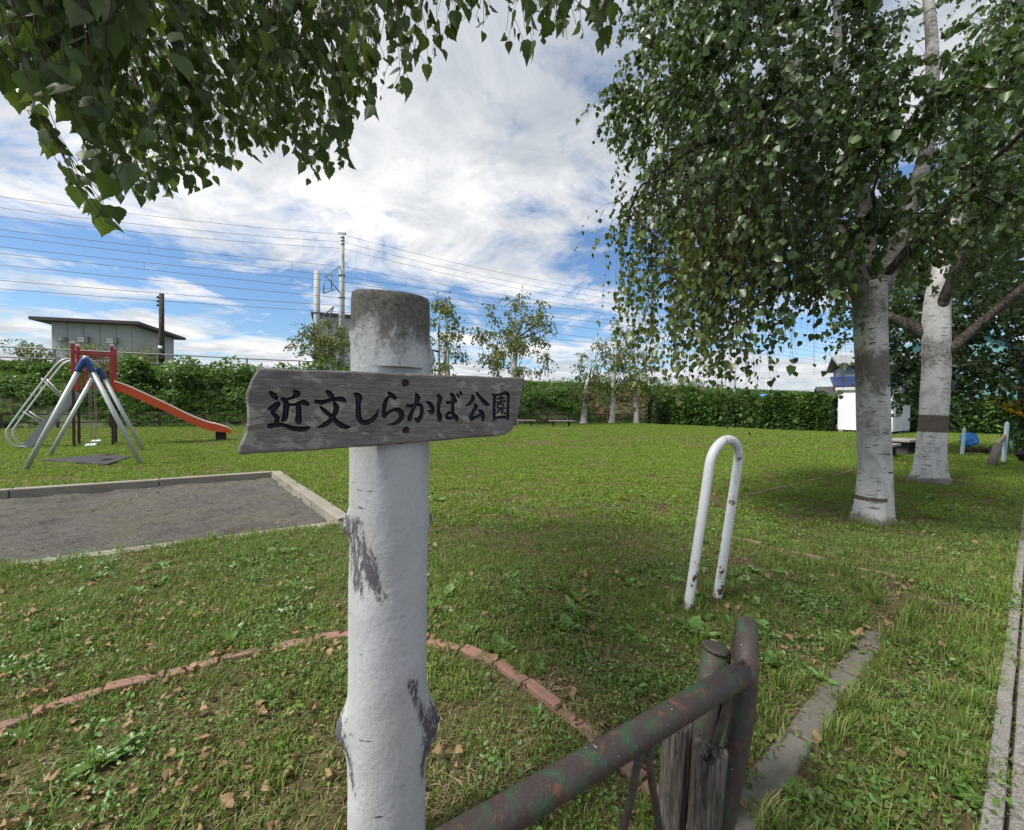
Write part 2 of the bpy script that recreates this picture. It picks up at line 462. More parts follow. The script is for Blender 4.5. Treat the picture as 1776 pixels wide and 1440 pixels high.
MAT = dict(
    lawn=surf('lawn', m_lawn, 0.95, spec=0.1), sand=surf('sand', m_sand, spec=0.2),
    kerb=surf('kerb_concrete', m_concrete((0.25, 0.225, 0.185), (0.11, 0.10, 0.065), 0.7)),
    edge_stone=surf('edge_stone', m_concrete((0.15, 0.137, 0.118), (0.075, 0.07, 0.045), 0.6)),
    rail=surf('rail', m_rail), white_pipe=surf('white_pipe', m_whitepipe), post=surf('post', m_bark_post),
    board=surf('board', m_board, spec=0.25), birch=surf('birch_bark', m_birch, spec=0.2), stake=surf('stake', m_stake, spec=0.2),
    brick=surf('brick', m_brick), paver=surf('paver', m_paver), cwall=surf('concrete_wall', m_cwall),
    letter=plain('letter_paint', (0.005, 0.006, 0.011), 0.38, var=0.4, scale=40, bump=0.3, spec=0.35),
    notch=plain('raw_wood', (0.13, 0.075, 0.035), 0.9, var=0.5, scale=30),
    rust=plain('rust', (0.055, 0.028, 0.02), 0.8, var=0.5, scale=40, bump=0.5),
    galv=plain('galvanised', (0.52, 0.55, 0.54), 0.45, 0.3, 0.12, 8), blue=surf('blue_paint', m_paint((0.02, 0.07, 0.24), (0.3, 0.3, 0.3), 0.68), 0.4),
    red=surf('red_paint', m_paint((0.38, 0.035, 0.035), (0.30, 0.2, 0.2), 0.66), 0.5), orange=surf('orange_paint', m_paint((0.72, 0.10, 0.025), (0.45, 0.40, 0.36), 0.72), 0.45),
    pinkcap=plain('cap', (0.75, 0.55, 0.55), 0.6), steel=plain('worn_steel', (0.33, 0.33, 0.36), 0.55, 0.3), chain=plain('chain', (0.20, 0.17, 0.14), 0.7, 0.2, 0.4, 40),
    seat=plain('seat_white', (0.62, 0.66, 0.68), 0.5), rubber=plain('rubber_mat', (0.035, 0.035, 0.037), 0.95, var=0.4, scale=12),
    dark=plain('dark', (0.03, 0.028, 0.026), 0.7), darkleg=plain('dark_leg', (0.03, 0.028, 0.027), 0.8),
    shedw=plain('shed_white', (0.66, 0.68, 0.70), 0.5, var=0.06, scale=1.5), shedr=plain('shed_roof', (0.48, 0.49, 0.48), 0.5, var=0.1), joint=plain('joint', (0.30, 0.31, 0.32), 0.7),
    benchtop=plain('bench_top', (0.20, 0.185, 0.17), 0.8, var=0.25, scale=8), tabletop=plain('table_top', (0.30, 0.28, 0.25), 0.85, var=0.2, scale=8),
    fencedark=plain('fence_dark', (0.055, 0.042, 0.034), 0.85, var=0.4, scale=5), fencegrey=plain('fence_grey', (0.26, 0.26, 0.25), 0.6, 0.2, 0.2, 6),
    pole=plain('pole_concrete', (0.40, 0.40, 0.38), 0.8, var=0.12, scale=2), wire=plain('wire', (0.06, 0.07, 0.10), 0.6), insul=plain('insulator', (0.35, 0.33, 0.33), 0.3),
    plank=plain('old_plank', (0.25, 0.18, 0.12), 0.9, var=0.4, scale=20, bump=0.5), roofdark=plain('roof_dark', (0.05, 0.045, 0.044), 0.7, var=0.2), roofgrey=plain('roof_grey', (0.24, 0.25, 0.26), 0.6),
    roofblue=plain('roof_blue', (0.022, 0.035, 0.10), 0.45), brightblue=plain('roof_bright_blue', (0.06, 0.22, 0.62), 0.5), hgrey=plain('house_grey', (0.20, 0.235, 0.28), 0.7, var=0.08), teal=plain('house_teal', (0.13, 0.30, 0.30), 0.7, var=0.08),
    hbrown=plain('house_brown', (0.21, 0.175, 0.14), 0.8, var=0.1), glass=plain('window_glass', (0.05, 0.06, 0.075), 0.12), frame=plain('window_frame', (0.6, 0.6, 0.6), 0.5),
    louvre=plain('louvre', (0.62, 0.64, 0.62), 0.5), soil=plain('soil', (0.06, 0.045, 0.028), 0.95, var=0.4, scale=9, bump=0.5), bankm=plain('bank_soil', (0.06, 0.075, 0.026), 0.95, var=0.45, scale=1.2),
    base=plain('open_ground', (0.07, 0.09, 0.035), 0.95, var=0.3, scale=0.3), asphalt=plain('asphalt', (0.055, 0.055, 0.056), 0.9, var=0.2, scale=20),
    hill=plain('hill_wood', (0.045, 0.075, 0.04), 0.95, var=0.5, scale=0.12), palepost=plain('pale_blue_post', (0.36, 0.47, 0.50), 0.6), ballast=plain('ballast', (0.16, 0.14, 0.12), 0.95, var=0.4, scale=6),
    bluebag=plain('blue_bag', (0.04, 0.26, 0.72), 0.4), straw=plain('straw', (0.20, 0.11, 0.055), 0.95, var=0.5, scale=20), blackbag=plain('black_bag', (0.008, 0.008, 0.009), 0.35),
    twig=plain('twig', (0.055, 0.038, 0.03), 0.85, var=0.3, scale=20), limb=surf('limb_bark', m_limb, 0.95, spec=0.1),
    grass=leafmat('grass_blades', [(0.22, 0.19, 0.07), (0.145, 0.225, 0.032), (0.125, 0.215, 0.026), (0.20, 0.285, 0.042), (0.26, 0.33, 0.06)], 0.32, 0.6, 0.35, (0.30, 0.40, 0.05), 0.3, 0.5),
    neargrass=leafmat('near_blades', [(0.34, 0.27, 0.14), (0.17, 0.17, 0.055), (0.10, 0.175, 0.026), (0.135, 0.23, 0.032), (0.21, 0.31, 0.055)], 0.30, 0.5, 1.4, (0.22, 0.34, 0.04)),
    weed=leafmat('weed_leaves', [(0.06, 0.135, 0.022), (0.085, 0.18, 0.03), (0.12, 0.23, 0.05), (0.18, 0.29, 0.085)], 0.25, 0.42, 2.0, (0.2, 0.36, 0.05), 0.5),
    dead=leafmat('dead_leaves', [(0.07, 0.042, 0.022), (0.15, 0.088, 0.042), (0.24, 0.155, 0.075), (0.38, 0.28, 0.15), (0.44, 0.35, 0.11)], 0.15, 0.7, 3.0, (0.4, 0.25, 0.1)),
    leafA=leafmat('birch_leaves', [(0.026, 0.050, 0.014), (0.038, 0.072, 0.018), (0.055, 0.098, 0.025), (0.09, 0.135, 0.042)], 0.30, 0.38, 0.6, (0.20, 0.30, 0.04), 0.5),
    leafY=leafmat('birch_leaves_sunlit', [(0.045, 0.072, 0.018), (0.068, 0.105, 0.022), (0.10, 0.14, 0.032), (0.15, 0.165, 0.052)], 0.33, 0.4, 0.9, (0.32, 0.36, 0.06), 0.5),  # sunlit yellow-green put into the leaf colour of the hanging curtain
    leafC=leafmat('overhead_leaves', [(0.03, 0.05, 0.010), (0.045, 0.08, 0.016), (0.065, 0.11, 0.022), (0.10, 0.11, 0.05)], 0.36, 0.42, 2.0, (0.17, 0.26, 0.03), 0.45),
    leafD=leafmat('dark_leaves', [(0.018, 0.034, 0.012), (0.03, 0.055, 0.018), (0.045, 0.08, 0.025)], 0.22, 0.45, 0.8, (0.15, 0.24, 0.03), 0.4),
    leafF=leafmat('far_birch_leaves', [(0.06, 0.085, 0.025), (0.10, 0.13, 0.038), (0.15, 0.18, 0.06), (0.22, 0.225, 0.10)], 0.3, 0.5, 0.5, (0.30, 0.36, 0.08)),
    bush=leafmat('bush_leaves', [(0.035, 0.075, 0.018), (0.06, 0.125, 0.026), (0.09, 0.175, 0.035), (0.14, 0.23, 0.055)], 0.28, 0.45, 0.6, (0.22, 0.36, 0.05), 0.4),
    hedge=leafmat('hedge_sprays', [(0.018, 0.042, 0.012), (0.034, 0.078, 0.018), (0.06, 0.125, 0.026), (0.12, 0.18, 0.04)], 0.2, 0.5, 0.8, (0.15, 0.28, 0.03)),
    thatch=leafmat('thatch', [(0.05, 0.035, 0.02), (0.12, 0.09, 0.05), (0.22, 0.17, 0.10), (0.36, 0.29, 0.18)], 0.1, 0.8, 1.5, (0.3, 0.25, 0.12), 0.2),
    yellow=leafmat('yellow_flowers', [(0.75, 0.45, 0.02), (0.85, 0.6, 0.04), (0.8, 0.28, 0.03)], 0.25, 0.5, 2.0, (0.8, 0.6, 0.1)),
)


# ------------------------------------------------------------------ foliage helpers
def nrm(a):
    return a / (np.linalg.norm(a, axis=-1, keepdims=True) + 1e-9)


LEAF_LO = (np.array([(0, 0, 0), (0.42, 0.22, 0.10), (0.36, 0.55, 0.07), (0, 1, -0.10), (-0.36, 0.55, 0.07), (-0.42, 0.22, 0.10)]),
           np.array([(0, 1, 2, 3), (0, 3, 4, 5)]))
_hl = [(0.0, 0.0), (0.20, -0.05), (0.40, 0.08), (0.47, 0.24), (0.40, 0.36), (0.41, 0.45), (0.28, 0.58), (0.27, 0.66), (0.13, 0.80), (0.0, 1.06)]
_hv = [(x, y, abs(x) * 0.22 - 0.12 * y * y) for x, y in _hl]
_mid = [(0, y, -0.12 * y * y) for y in (0.1, 0.3, 0.5, 0.7)]


def _hi_leaf():
    v = list(_hv) + [(-x, y, z) for x, y, z in _hv[1:-1]]
    n = len(_hv)
    right = list(range(n))
    left = [0] + list(range(n, n + n - 2)) + [n - 1]
    f = []
    for i in range(1, n - 2):
        f.append((0, right[i], right[i + 1]))
        f.append((0, left[i + 1], left[i]))
    f.append((0, right[n - 2], n - 1))
    f.append((0, n - 1, left[n - 2]))
    return np.array(v, float), np.array(f)


LEAF_HI = _hi_leaf()
LEAF_OVAL = (np.array([(0, 0, 0), (0.30, 0.3, 0.08), (0.27, 0.7, 0.05), (0, 1, -0.08), (-0.27, 0.7, 0.05), (-0.30, 0.3, 0.08)]), LEAF_LO[1])


def leaves(P, axis, size, g, tmpl=LEAF_LO, flat=None):
    """one leaf per point: P base, axis direction, size length; returns vertices and faces"""
    n = len(P)
    y = nrm(axis)
    rnd = nrm(g.normal(size=(n, 3))) if flat is None else nrm(flat + 0.35 * g.normal(size=(n, 3)))
    x = nrm(np.cross(y, rnd))
    z = np.cross(x, y)
    T, F = tmpl
    bend = g.uniform(0.3, 2.2, n)[:, None]
    V = P[:, None, :] + size[:, None, None] * (T[None, :, 0:1] * x[:, None, :] + T[None, :, 1:2] * y[:, None, :] + (T[None, :, 2] * bend)[:, :, None] * z[:, None, :])
    FF = F[None] + (np.arange(n) * len(T))[:, None, None]
    return V.reshape(-1, 3), FF.reshape(-1, F.shape[1])


def grow(g, stem, stem_r, targets, wig=0.07, r0=0.0045, expo=2.35):
    """a skeleton: branches from the given stems to every target, thickness by the pipe rule; returns tubes and tip nodes"""
    pos, par, fixed = [], [], []
    for path, rr in zip(stem, stem_r):
        path = np.asarray(path, float)
        for i, p in enumerate(path):
            if i == 0 and len(pos):
                d = np.linalg.norm(np.array(pos) - p, axis=1)
                par.append(int(d.argmin()))
            else:
                par.append(len(pos) - 1)
            pos.append(p)
            fixed.append(rr[i])
    base_n = len(pos)
    tz = sorted(range(len(targets)), key=lambda i: np.linalg.norm(np.array(pos) - targets[i], axis=1).min())
    tips = []
    for i in tz:
        a = np.asarray(targets[i])
        q = np.array(pos)
        d = np.linalg.norm(q - a, axis=1) + 1.1 * np.maximum(0, q[:, 2] - a[2] + 0.15)
        d[0] += 5
        k = int(d.argmin())
        s = q[k]
        L = np.linalg.norm(a - s)
        m = max(2, int(L / 0.22))
        prev = k
        off = g.normal(size=3) * wig * L
        for j in range(1, m + 1):
            u = j / m
            p = s + (a - s) * u + off * math.sin(u * math.pi) + np.array([0, 0, 0.16 * L * math.sin(u * math.pi)]) + g.normal(size=3) * 0.012
            par.append(prev)
            pos.append(p)
            fixed.append(0)
            prev = len(pos) - 1
            if u > 0.35:
                tips.append((prev, a - s))
    n = len(pos)
    acc = np.zeros(n)
    kids = [[] for _ in range(n)]
    for i in range(1, n):
        kids[par[i]].append(i)
    rad = np.zeros(n)
    for i in range(n - 1, -1, -1):
        rad[i] = max(r0, acc[i] ** (1 / expo))
        if fixed[i]:
            rad[i] = fixed[i]
        if i:
            acc[par[i]] += rad[i] ** expo if not fixed[i] else 0
    P = np.array(pos)
    tubes = []
    used = set(range(base_n))
    stack = []
    for i in range(base_n):
        stack += [(i, c) for c in kids[i] if c >= base_n]
    while stack:
        a, b = stack.pop()
        ch = [a, b]
        while kids[ch[-1]]:
            ks = sorted(kids[ch[-1]], key=lambda k: -rad[k])
            stack += [(ch[-1], k) for k in ks[1:]]
            ch.append(ks[0])
        r = rad[ch].copy()
        r[0] = min(r[0], r[1] * 1.15)
        tubes.append((P[ch], r))
    return tubes, [(P[i], d) for i, d in tips]


def twigs(g, starts, dirs, length, steps=14, grav=0.16, outw=1.0):
    """pendulous twigs: returns points (n, steps, 3)"""
    n = len(starts)
    d = nrm(np.asarray(dirs, float))
    gv = np.broadcast_to(np.asarray(grav, float), (n,))[:, None]
    p = np.asarray(starts, float).copy()
    st = (np.asarray(length) / steps)[:, None]
    out = [p.copy()]
    for k in range(steps - 1):
        d = nrm(d + np.array([0, 0, -1.0]) * gv * (1 + 0.06 * k) + g.normal(size=(n, 3)) * 0.05)
        p = p + d * st
        out.append(p.copy())
    return np.stack(out, 1)


def twig_mesh(T, r0=0.0022, r1=0.0009):
    n, s, _ = T.shape
    t = nrm(np.gradient(T, axis=1))
    ref = nrm(np.cross(t, np.array([0.31, 0.87, 0.38])))
    bi = np.cross(t, ref)
    rad = np.linspace(r0, r1, s)[None, :, None]
    ring = [T + rad * (math.cos(a) * ref + math.sin(a) * bi) for a in (0, 2.094, 4.189)]
    V = np.stack(ring, 2).reshape(-1, 3)
    i, j, k = np.meshgrid(np.arange(n), np.arange(s - 1), np.arange(3), indexing='ij')
    b = (i * s + j) * 3
    k2 = (k + 1) % 3
    F = np.stack([b + k, b + k2, b + 3 + k2, b + 3 + k], -1).reshape(-1, 4)
    return V, F


def twig_leaves(g, T, size, skip=2, per=1.0, droop=0.9, tmpl=LEAF_LO, keep=None, spread=0.018):
    n, s, _ = T.shape
    reps = max(1, int(math.ceil(per)))
    P, A = [], []
    t = nrm(np.gradient(T, axis=1))
    for r in range(reps):
        q = T[:, skip:, :].reshape(-1, 3)
        tt = t[:, skip:, :].reshape(-1, 3)
        sel = g.random(len(q)) < per / reps
        q, tt = q[sel], tt[sel]
        side = g.normal(size=q.shape)
        P.append(q + nrm(side) * spread * g.random((len(q), 1)) + tt * g.uniform(-0.02, 0.02, (len(q), 1)))
        A.append(0.45 * tt + 0.75 * nrm(side) + np.array([0, 0, -droop]))
    P, A = np.concatenate(P), np.concatenate(A)
    if keep is not None:
        k = keep(P)
        P, A = P[k], A[k]
    sz = size * g.uniform(0.45, 1.25, len(P))
    return leaves(P, A, sz, g, tmpl)


def trunk_mesh(name, pts, rad, mat, parent, g, n=40, bands=(), roughz=None, flare=0.0, lump=0.05):
    """a bark stem with a root flare; attributes band (peeled rings) and rough (grey broken bark)"""
    pts = np.asarray(pts, float)
    u = np.linspace(0, 1, len(pts))
    m = 90 if n < 30 else 230
    uu = np.linspace(0, 1, m)
    P = np.stack([np.interp(uu, u, pts[:, i]) for i in range(3)], 1)
    k = np.ones(9) / 9
    for i in range(3):
        e = np.pad(P[:, i], 4, mode='edge')
        P[4:-4, i] = np.convolve(e, k, 'valid')[4:-4]
    rr = np.interp(uu, u, rad)
    V, F = tube(P, rr, n, True)
    V = V.reshape(m, n, 3)
    ang = np.linspace(0, 2 * math.pi, n, endpoint=False)
    ph = g.uniform(0, 6.28, 8)
    zz = P[:, 2:3] - P[0, 2]
    dr = lump * (0.5 * np.sin(2 * ang + ph[0] + 1.3 * zz) + 0.35 * np.sin(3 * ang + ph[1] - 2.1 * zz) + 0.25 * np.sin(5 * ang + ph[2] + 5 * zz))
    if flare:
        w_ = np.exp(-zz / 0.12)
        dr = dr + flare * w_ * (0.55 + 0.45 * np.cos(5 * ang + ph[3]) + 0.25 * np.cos(3 * ang + ph[4]))
    V = P[:, None, :] + (V - P[:, None, :]) * (1 + dr[:, :, None])
    V = V.reshape(-1, 3)
    o = mesh_obj(name, V, F, mat, parent, True)
    me = o.data
    z = V[:, 2] - P[0, 2]
    a2 = np.arctan2(V[:, 1] - np.repeat(P[:, 1], n), V[:, 0] - np.repeat(P[:, 0], n))
    band = np.zeros(len(V))
    for z0, z1, a0, a1 in bands:
        dz = np.minimum(z - z0, z1 - z) / 0.012
        da = (np.cos(a2 - (a0 + a1) / 2) - math.cos((a1 - a0) / 2)) / 0.05 if a1 - a0 < 6.2 else np.full(len(V), 9.0)
        band = np.maximum(band, np.clip(np.minimum(dz, da), 0, 1))
    ro = np.clip(1.35 - (z - 0.07) / 0.11, 0, 1)
    for zc_, sg, am in (roughz or ()):
        ro = np.maximum(ro, am * np.exp(-((z - zc_) / sg) ** 2))
    for nm, arr in (('band', band), ('rough', ro)):
        at = me.attributes.new(nm, 'FLOAT', 'POINT')
        at.data.foreach_set('value', arr.astype(np.float32))
    return o


# geometry-nodes scatter for what nobody could count
def scatter_group():
    ng = bpy.data.node_groups.new('scatter', 'GeometryNodeTree')
    ng.interface.new_socket('Geometry', in_out='INPUT', socket_type='NodeSocketGeometry')
    ng.interface.new_socket('Collection', in_out='INPUT', socket_type='NodeSocketCollection')
    ng.interface.new_socket('Geometry', in_out='OUTPUT', socket_type='NodeSocketGeometry')
    t = NT(ng)
    gi, go = t.n('NodeGroupInput'), t.n('NodeGroupOutput')
    ci = t.n('GeometryNodeCollectionInfo', {'Collection': gi.outputs[1], 'Separate Children': True, 'Reset Children': True})

    def attr(nm, typ):
        return t.n('GeometryNodeInputNamedAttribute', {'Name': nm}, data_type=typ).outputs[0]
    ip = t.n('GeometryNodeInstanceOnPoints', {'Points': gi.outputs[0], 'Instance': ci.outputs[0], 'Pick Instance': True,
                                              'Instance Index': attr('pick', 'INT'), 'Rotation': attr('rot', 'FLOAT_VECTOR'), 'Scale': attr('scl', 'FLOAT_VECTOR')})
    t.t.links.new(ip.outputs[0], go.inputs[0])
    return ng


SCAT = scatter_group()


def scatter(name, P, rot, scl, pick, protos, mat, label, cat):
    coll = bpy.data.collections.new(name + '_kinds')
    for i, (V, F) in enumerate(protos):
        me = raw_mesh(f'{name}_kind', V, F)
        me.materials.append(mat)
        coll.objects.link(bpy.data.objects.new(f'{name}_kind_{i:02d}', me))
    me = bpy.data.meshes.new(name)
    me.vertices.add(len(P))
    me.vertices.foreach_set('co', np.asarray(P, np.float32).ravel())
    if np.ndim(scl) == 1:
        scl = np.repeat(np.asarray(scl)[:, None], 3, 1)
    for nm, typ, key, arr in (('rot', 'FLOAT_VECTOR', 'vector', rot), ('scl', 'FLOAT_VECTOR', 'vector', scl), ('pick', 'INT', 'value', pick)):
        a = me.attributes.new(nm, typ, 'POINT')
        a.data.foreach_set(key, np.asarray(arr, np.int32 if typ == 'INT' else np.float32).ravel())
    me.materials.append(mat)
    o = bpy.data.objects.new(name, me)
    COL.objects.link(o)
    md = o.modifiers.new('scatter', 'NODES')
    md.node_group = SCAT
    for it in SCAT.interface.items_tree:
        if it.item_type == 'SOCKET' and it.in_out == 'INPUT' and it.socket_type == 'NodeSocketCollection':
            md[it.identifier] = coll
    return tag(o, label, cat, kind='stuff')


def blades(g, n, radius, h0, h1, width, lean=0.6):
    """a patch of n grass blades, each a bent strip"""
    a, r = g.uniform(0, 2 * math.pi, n), radius * np.sqrt(g.random(n))
    b = np.stack([r * np.cos(a), r * np.sin(a), np.full(n, -0.008)], 1)
    h = g.uniform(h0, h1, n)[:, None]
    th = g.uniform(0, 2 * math.pi, n)
    d = np.stack([np.cos(th), np.sin(th), np.zeros(n)], 1)
    s = np.stack([-np.sin(th), np.cos(th), np.zeros(n)], 1)
    ln = g.uniform(0.15, 1.0, n)[:, None] * lean
    up = np.array([0, 0, 1.0])
    m1 = b + h * (0.55 * up + 0.35 * ln * d)
    m2 = b + h * (np.maximum(0.25, 0.95 - 0.45 * ln) * up + 1.05 * ln * d)
    w_ = width * g.uniform(0.6, 1.4, n)[:, None]
    V = np.stack([b - s * w_ / 2, b + s * w_ / 2, m1 + s * w_ / 2, m1 - s * w_ / 2, m2], 1).reshape(-1, 3)
    i = np.arange(n)[:, None] * 5
    F = [tuple(q) for q in np.concatenate([i + np.array([[0, 1, 2]]), i + np.array([[0, 2, 3]]), i + np.array([[3, 2, 4]])])]
    return V, np.array(F)


def leafy(g, n, radius, l0, l1, hmax):
    """a patch of small broad leaves on the ground (clover, plantain)"""
    a, r = g.uniform(0, 2 * math.pi, n), radius * np.sqrt(g.random(n))
    P = np.stack([r * np.cos(a), r * np.sin(a), g.uniform(0.002, hmax, n)], 1)
    th = g.uniform(0, 2 * math.pi, n)
    ax = np.stack([np.cos(th), np.sin(th), g.uniform(-0.25, 0.75, n)], 1)
    V, F = leaves(P, ax, g.uniform(l0, l1, n), g, LEAF_OVAL, flat=np.tile([0, 0, 1.0], (n, 1)))
    return V, tri(F)


def tri(F):
    F = np.asarray(F)
    return np.concatenate([F[:, [0, 1, 2]], F[:, [0, 2, 3]]]) if F.shape[1] == 4 else F


def merge(*parts):
    V, F, k = [], [], 0
    for v, f in parts:
        V.append(v)
        F.append(np.asarray(f) + k)
        k += len(v)
    return np.concatenate(V), np.concatenate(F)


# ------------------------------------------------------------------ the setting
def inpoly(P, poly):
    x, y = P[:, 0], P[:, 1]
    c = np.zeros(len(P), bool)
    n = len(poly)
    for i in range(n):
        (x0, y0), (x1, y1) = poly[i], poly[(i + 1) % n]
        k = ((y0 > y) != (y1 > y)) & (x < (x1 - x0) * (y - y0) / (y1 - y0 + 1e-12) + x0)
        c ^= k
    return c


def linedist(P, a, b):
    a, b = np.array(a), np.array(b)
    d = b - a
    t = np.clip(((P[:, :2] - a) @ d) / (d @ d), 0, 1)
    return np.linalg.norm(P[:, :2] - a - t[:, None] * d, axis=1)


U = np.array([0.906, 0.423])           # along the railway
UN = np.array([-0.423, 0.906])         # towards and over the bank
FOOT0 = np.array([-26.0, 17.5])        # a point on the foot of the bank


def bankpt(t, off, z=0.0):
    p = FOOT0 + U * t + UN * off
    return np.array([p[0], p[1], z])


E_ = np.array([0.784, 0.621])          # along the pavement
EN = np.array([0.621, -0.784])         # away from the park
PAVE0 = np.array([1.475, 1.242])
PIT = [(-11.2, 3.22), (-4.38, 7.63), (-1.86, 4.55), (-9.3, -0.05)]
TREES = {'A': (4.21, 4.79), 'B': (7.64, 7.56), 'D': (14.2, 14.2)}

mesh_obj('open_ground', [(-700, -60, -0.16), (700, -60, -0.16), (700, 1200, -0.16), (-700, 1200, -0.16)], [(0, 1, 2, 3)], MAT['base'])
tag(bpy.data.objects['open_ground'], kind='structure')

# the lawn, one sheet with the sandpit cut out of it
pa, pb = PAVE0 - E_ * 8, PAVE0 + E_ * 62
outer = [(-46, -4), tuple(pa), tuple(pb), (36, 52), tuple((FOOT0 + U * 66 + UN * 0.4)[:2]), tuple((FOOT0 - U * 24 + UN * 0.4)[:2])]
gx = rng.uniform(-45, 48, 2600), rng.uniform(-4, 50, 2600)
gp = np.concatenate([np.stack(gx, 1), np.stack([rng.uniform(-8, 9, 1800), rng.uniform(0, 11, 1800)], 1)])
gp = gp[inpoly(gp, outer) & ~inpoly(gp, PIT)]
ins = [Vector(p) for p in outer] + [Vector(p) for p in PIT] + [Vector(p) for p in gp]
cons = [(i, (i + 1) % 6) for i in range(6)] + [(6 + i, 6 + (i + 1) % 4) for i in range(4)]
vv, ee, ff = delaunay_2d_cdt(ins, cons, [], 0, 1e-5)[:3]
vv = np.array([tuple(p) for p in vv])
cen = np.array([vv[list(f)].mean(0) for f in ff])
kp = inpoly(cen, outer) & ~inpoly(cen, PIT)


def ground_z(P):
    x, y = P[:, 0], P[:, 1]
    return 0.012 * np.sin(1.7 * x + 0.6 * y) * np.sin(1.3 * y - 0.4 * x) + 0.006 * np.sin(5.1 * x) * np.sin(4.3 * y)


gz = ground_z(vv)
pd = np.minimum.reduce([linedist(vv, PIT[i], PIT[(i + 1) % 4]) for i in range(4)])
gz = np.where(pd < 1e-3, 0.0, gz)
lawn = mesh_obj('lawn', np.column_stack([vv, gz]), [tuple(f) for f, k in zip(ff, kp) if k], MAT['lawn'], None, True)
tag(lawn, kind='structure')

# sand, lower than the lawn, raked and trodden
n = 300
s_, t_ = np.meshgrid(np.linspace(0, 1, n), np.linspace(0, 1, n))
P4 = [np.array(p) for p in PIT]
q = ((1 - s_) * (1 - t_))[..., None] * P4[0] + (s_ * (1 - t_))[..., None] * P4[1] + (s_ * t_)[..., None] * P4[2] + ((1 - s_) * t_)[..., None] * P4[3]
q = q.reshape(-1, 2)
sz_ = np.zeros(len(q))
for k in range(420):
    c0 = P4[3] + rng.random() * (P4[2] - P4[3]) + rng.random() * (P4[1] - P4[2])
    rr = rng.uniform(0.07, 0.28)
    dd = q - c0
    sz_ += rng.uniform(-0.045, 0.022) * np.exp(-((dd @ np.array([0.85, 0.53])) ** 2 / (rr * 1.6) ** 2 + (dd @ np.array([-0.53, 0.85])) ** 2 / (rr * 0.7) ** 2))
sz_ += sum(a_ * (np.sin(q @ np.array([math.cos(h_), math.sin(h_)]) * f_ + 3 * h_ + 1.2 * np.sin(q @ np.array([-math.sin(h_), math.cos(h_)]) * f_ * 0.6))) for a_, f_, h_ in ((0.007, 7, 2.1), (0.006, 11, 1.2), (0.005, 17, 2.6), (0.004, 29, 1.8), (0.003, 43, 2.3), (0.0025, 61, 0.6)))
sz_ += rng.normal(size=len(sz_)) * 0.0022
F = np.array([(j * n + i, j * n + i + 1, (j + 1) * n + i + 1, (j + 1) * n + i) for j in range(n - 1) for i in range(n - 1)])
sand = mesh_obj('sand', np.column_stack([q, -0.058 + sz_]), F, MAT['sand'], None, True)
tag(sand, kind='structure')

kr = thing('sandpit_kerb', 'low weathered concrete kerb around the grey sandpit', 'kerb', (*PIT[1], 0))
for (a, b), zt in zip(((PIT[0], PIT[1]), (PIT[1], PIT[2]), (PIT[2], PIT[3])), (0.045, 0.05, 0.012)):
    a, b = np.array(a), np.array(b)
    L = np.linalg.norm(b - a)
    d = (b - a) / L
    nn_ = np.array([-d[1], d[0]])
    k = int(L / 1.45)
    for i in range(k):
        p0, p1 = a + d * (L * i / k + 0.006), a + d * (L * (i + 1) / k - 0.006)
        off = nn_ * 0.03
        m = MB().beam((*(p0 + off), zt - 0.13 + rng.uniform(-.004, .004)), (*(p1 + off), zt - 0.13 + rng.uniform(-.004, .004)), 0.15, 0.26)
        m.build('kerb_block', MAT['kerb'], kr, False, 0.012)
centred(kr)

# embankment of the railway
prof = [(0.3, -0.1), (0.55, 0.05), (1.3, 0.55), (2.4, 1.45), (3.6, 2.35), (4.8, 2.95), (5.8, 3.15), (8, 3.2), (24, 3.2), (30, 0.0)]
ts = np.linspace(-30, 150, 181)
bv = []
for t in ts:
    for o_, z in prof:
        bv.append(bankpt(t + 0.3 * math.sin(o_ * 3 + t), o_ + 0.25 * math.sin(t * 0.7 + o_), max(-0.1, z + (0.12 * math.sin(t * 1.3 + o_ * 2) if 0.5 < o_ < 7 else 0))))
k = len(prof)
bank = mesh_obj('embankment', np.array(bv), [(i * k + j, i * k + j + 1, (i + 1) * k + j + 1, (i + 1) * k + j) for i in range(len(ts) - 1) for j in range(k - 1)][::1], MAT['bankm'], None, True)
bank.data.flip_normals()
tag(bank, kind='structure')


def bank_height(off):
    return np.interp(off, [p[0] for p in prof], [p[1] for p in prof])


# far wooded hills
def hill(name, x0, x1, y, h, seed):
    g = np.random.default_rng(seed)
    n, m = 90, 12
    xs = np.linspace(x0, x1, n)
    V = []
    ph = g.uniform(0, 6, 6)
    for j in range(m):
        u = j / (m - 1)
        for x in xs:
            s = (x - x0) / (x1 - x0)
            e = math.sin(math.pi * s) ** 0.8 * (0.72 + 0.22 * math.sin(5 * s + ph[0]) + 0.1 * math.sin(13 * s + ph[1]))
            z = h * e * math.sin(u * math.pi) + 0.5 * g.normal() * (0 < j < m - 1)
            V.append((x + 2 * g.normal(), y + u * 160, z - 0.3))
    F = [(j * n + i, j * n + i + 1, (j + 1) * n + i + 1, (j + 1) * n + i) for j in range(m - 1) for i in range(n - 1)]
    return tag(mesh_obj(name, V, F, MAT['hill'], None, True), kind='structure')


hill('wooded_hill', 60, 300, 330, 27, 3)
hill('wooded_hill', -60, 190, 420, 20, 4)

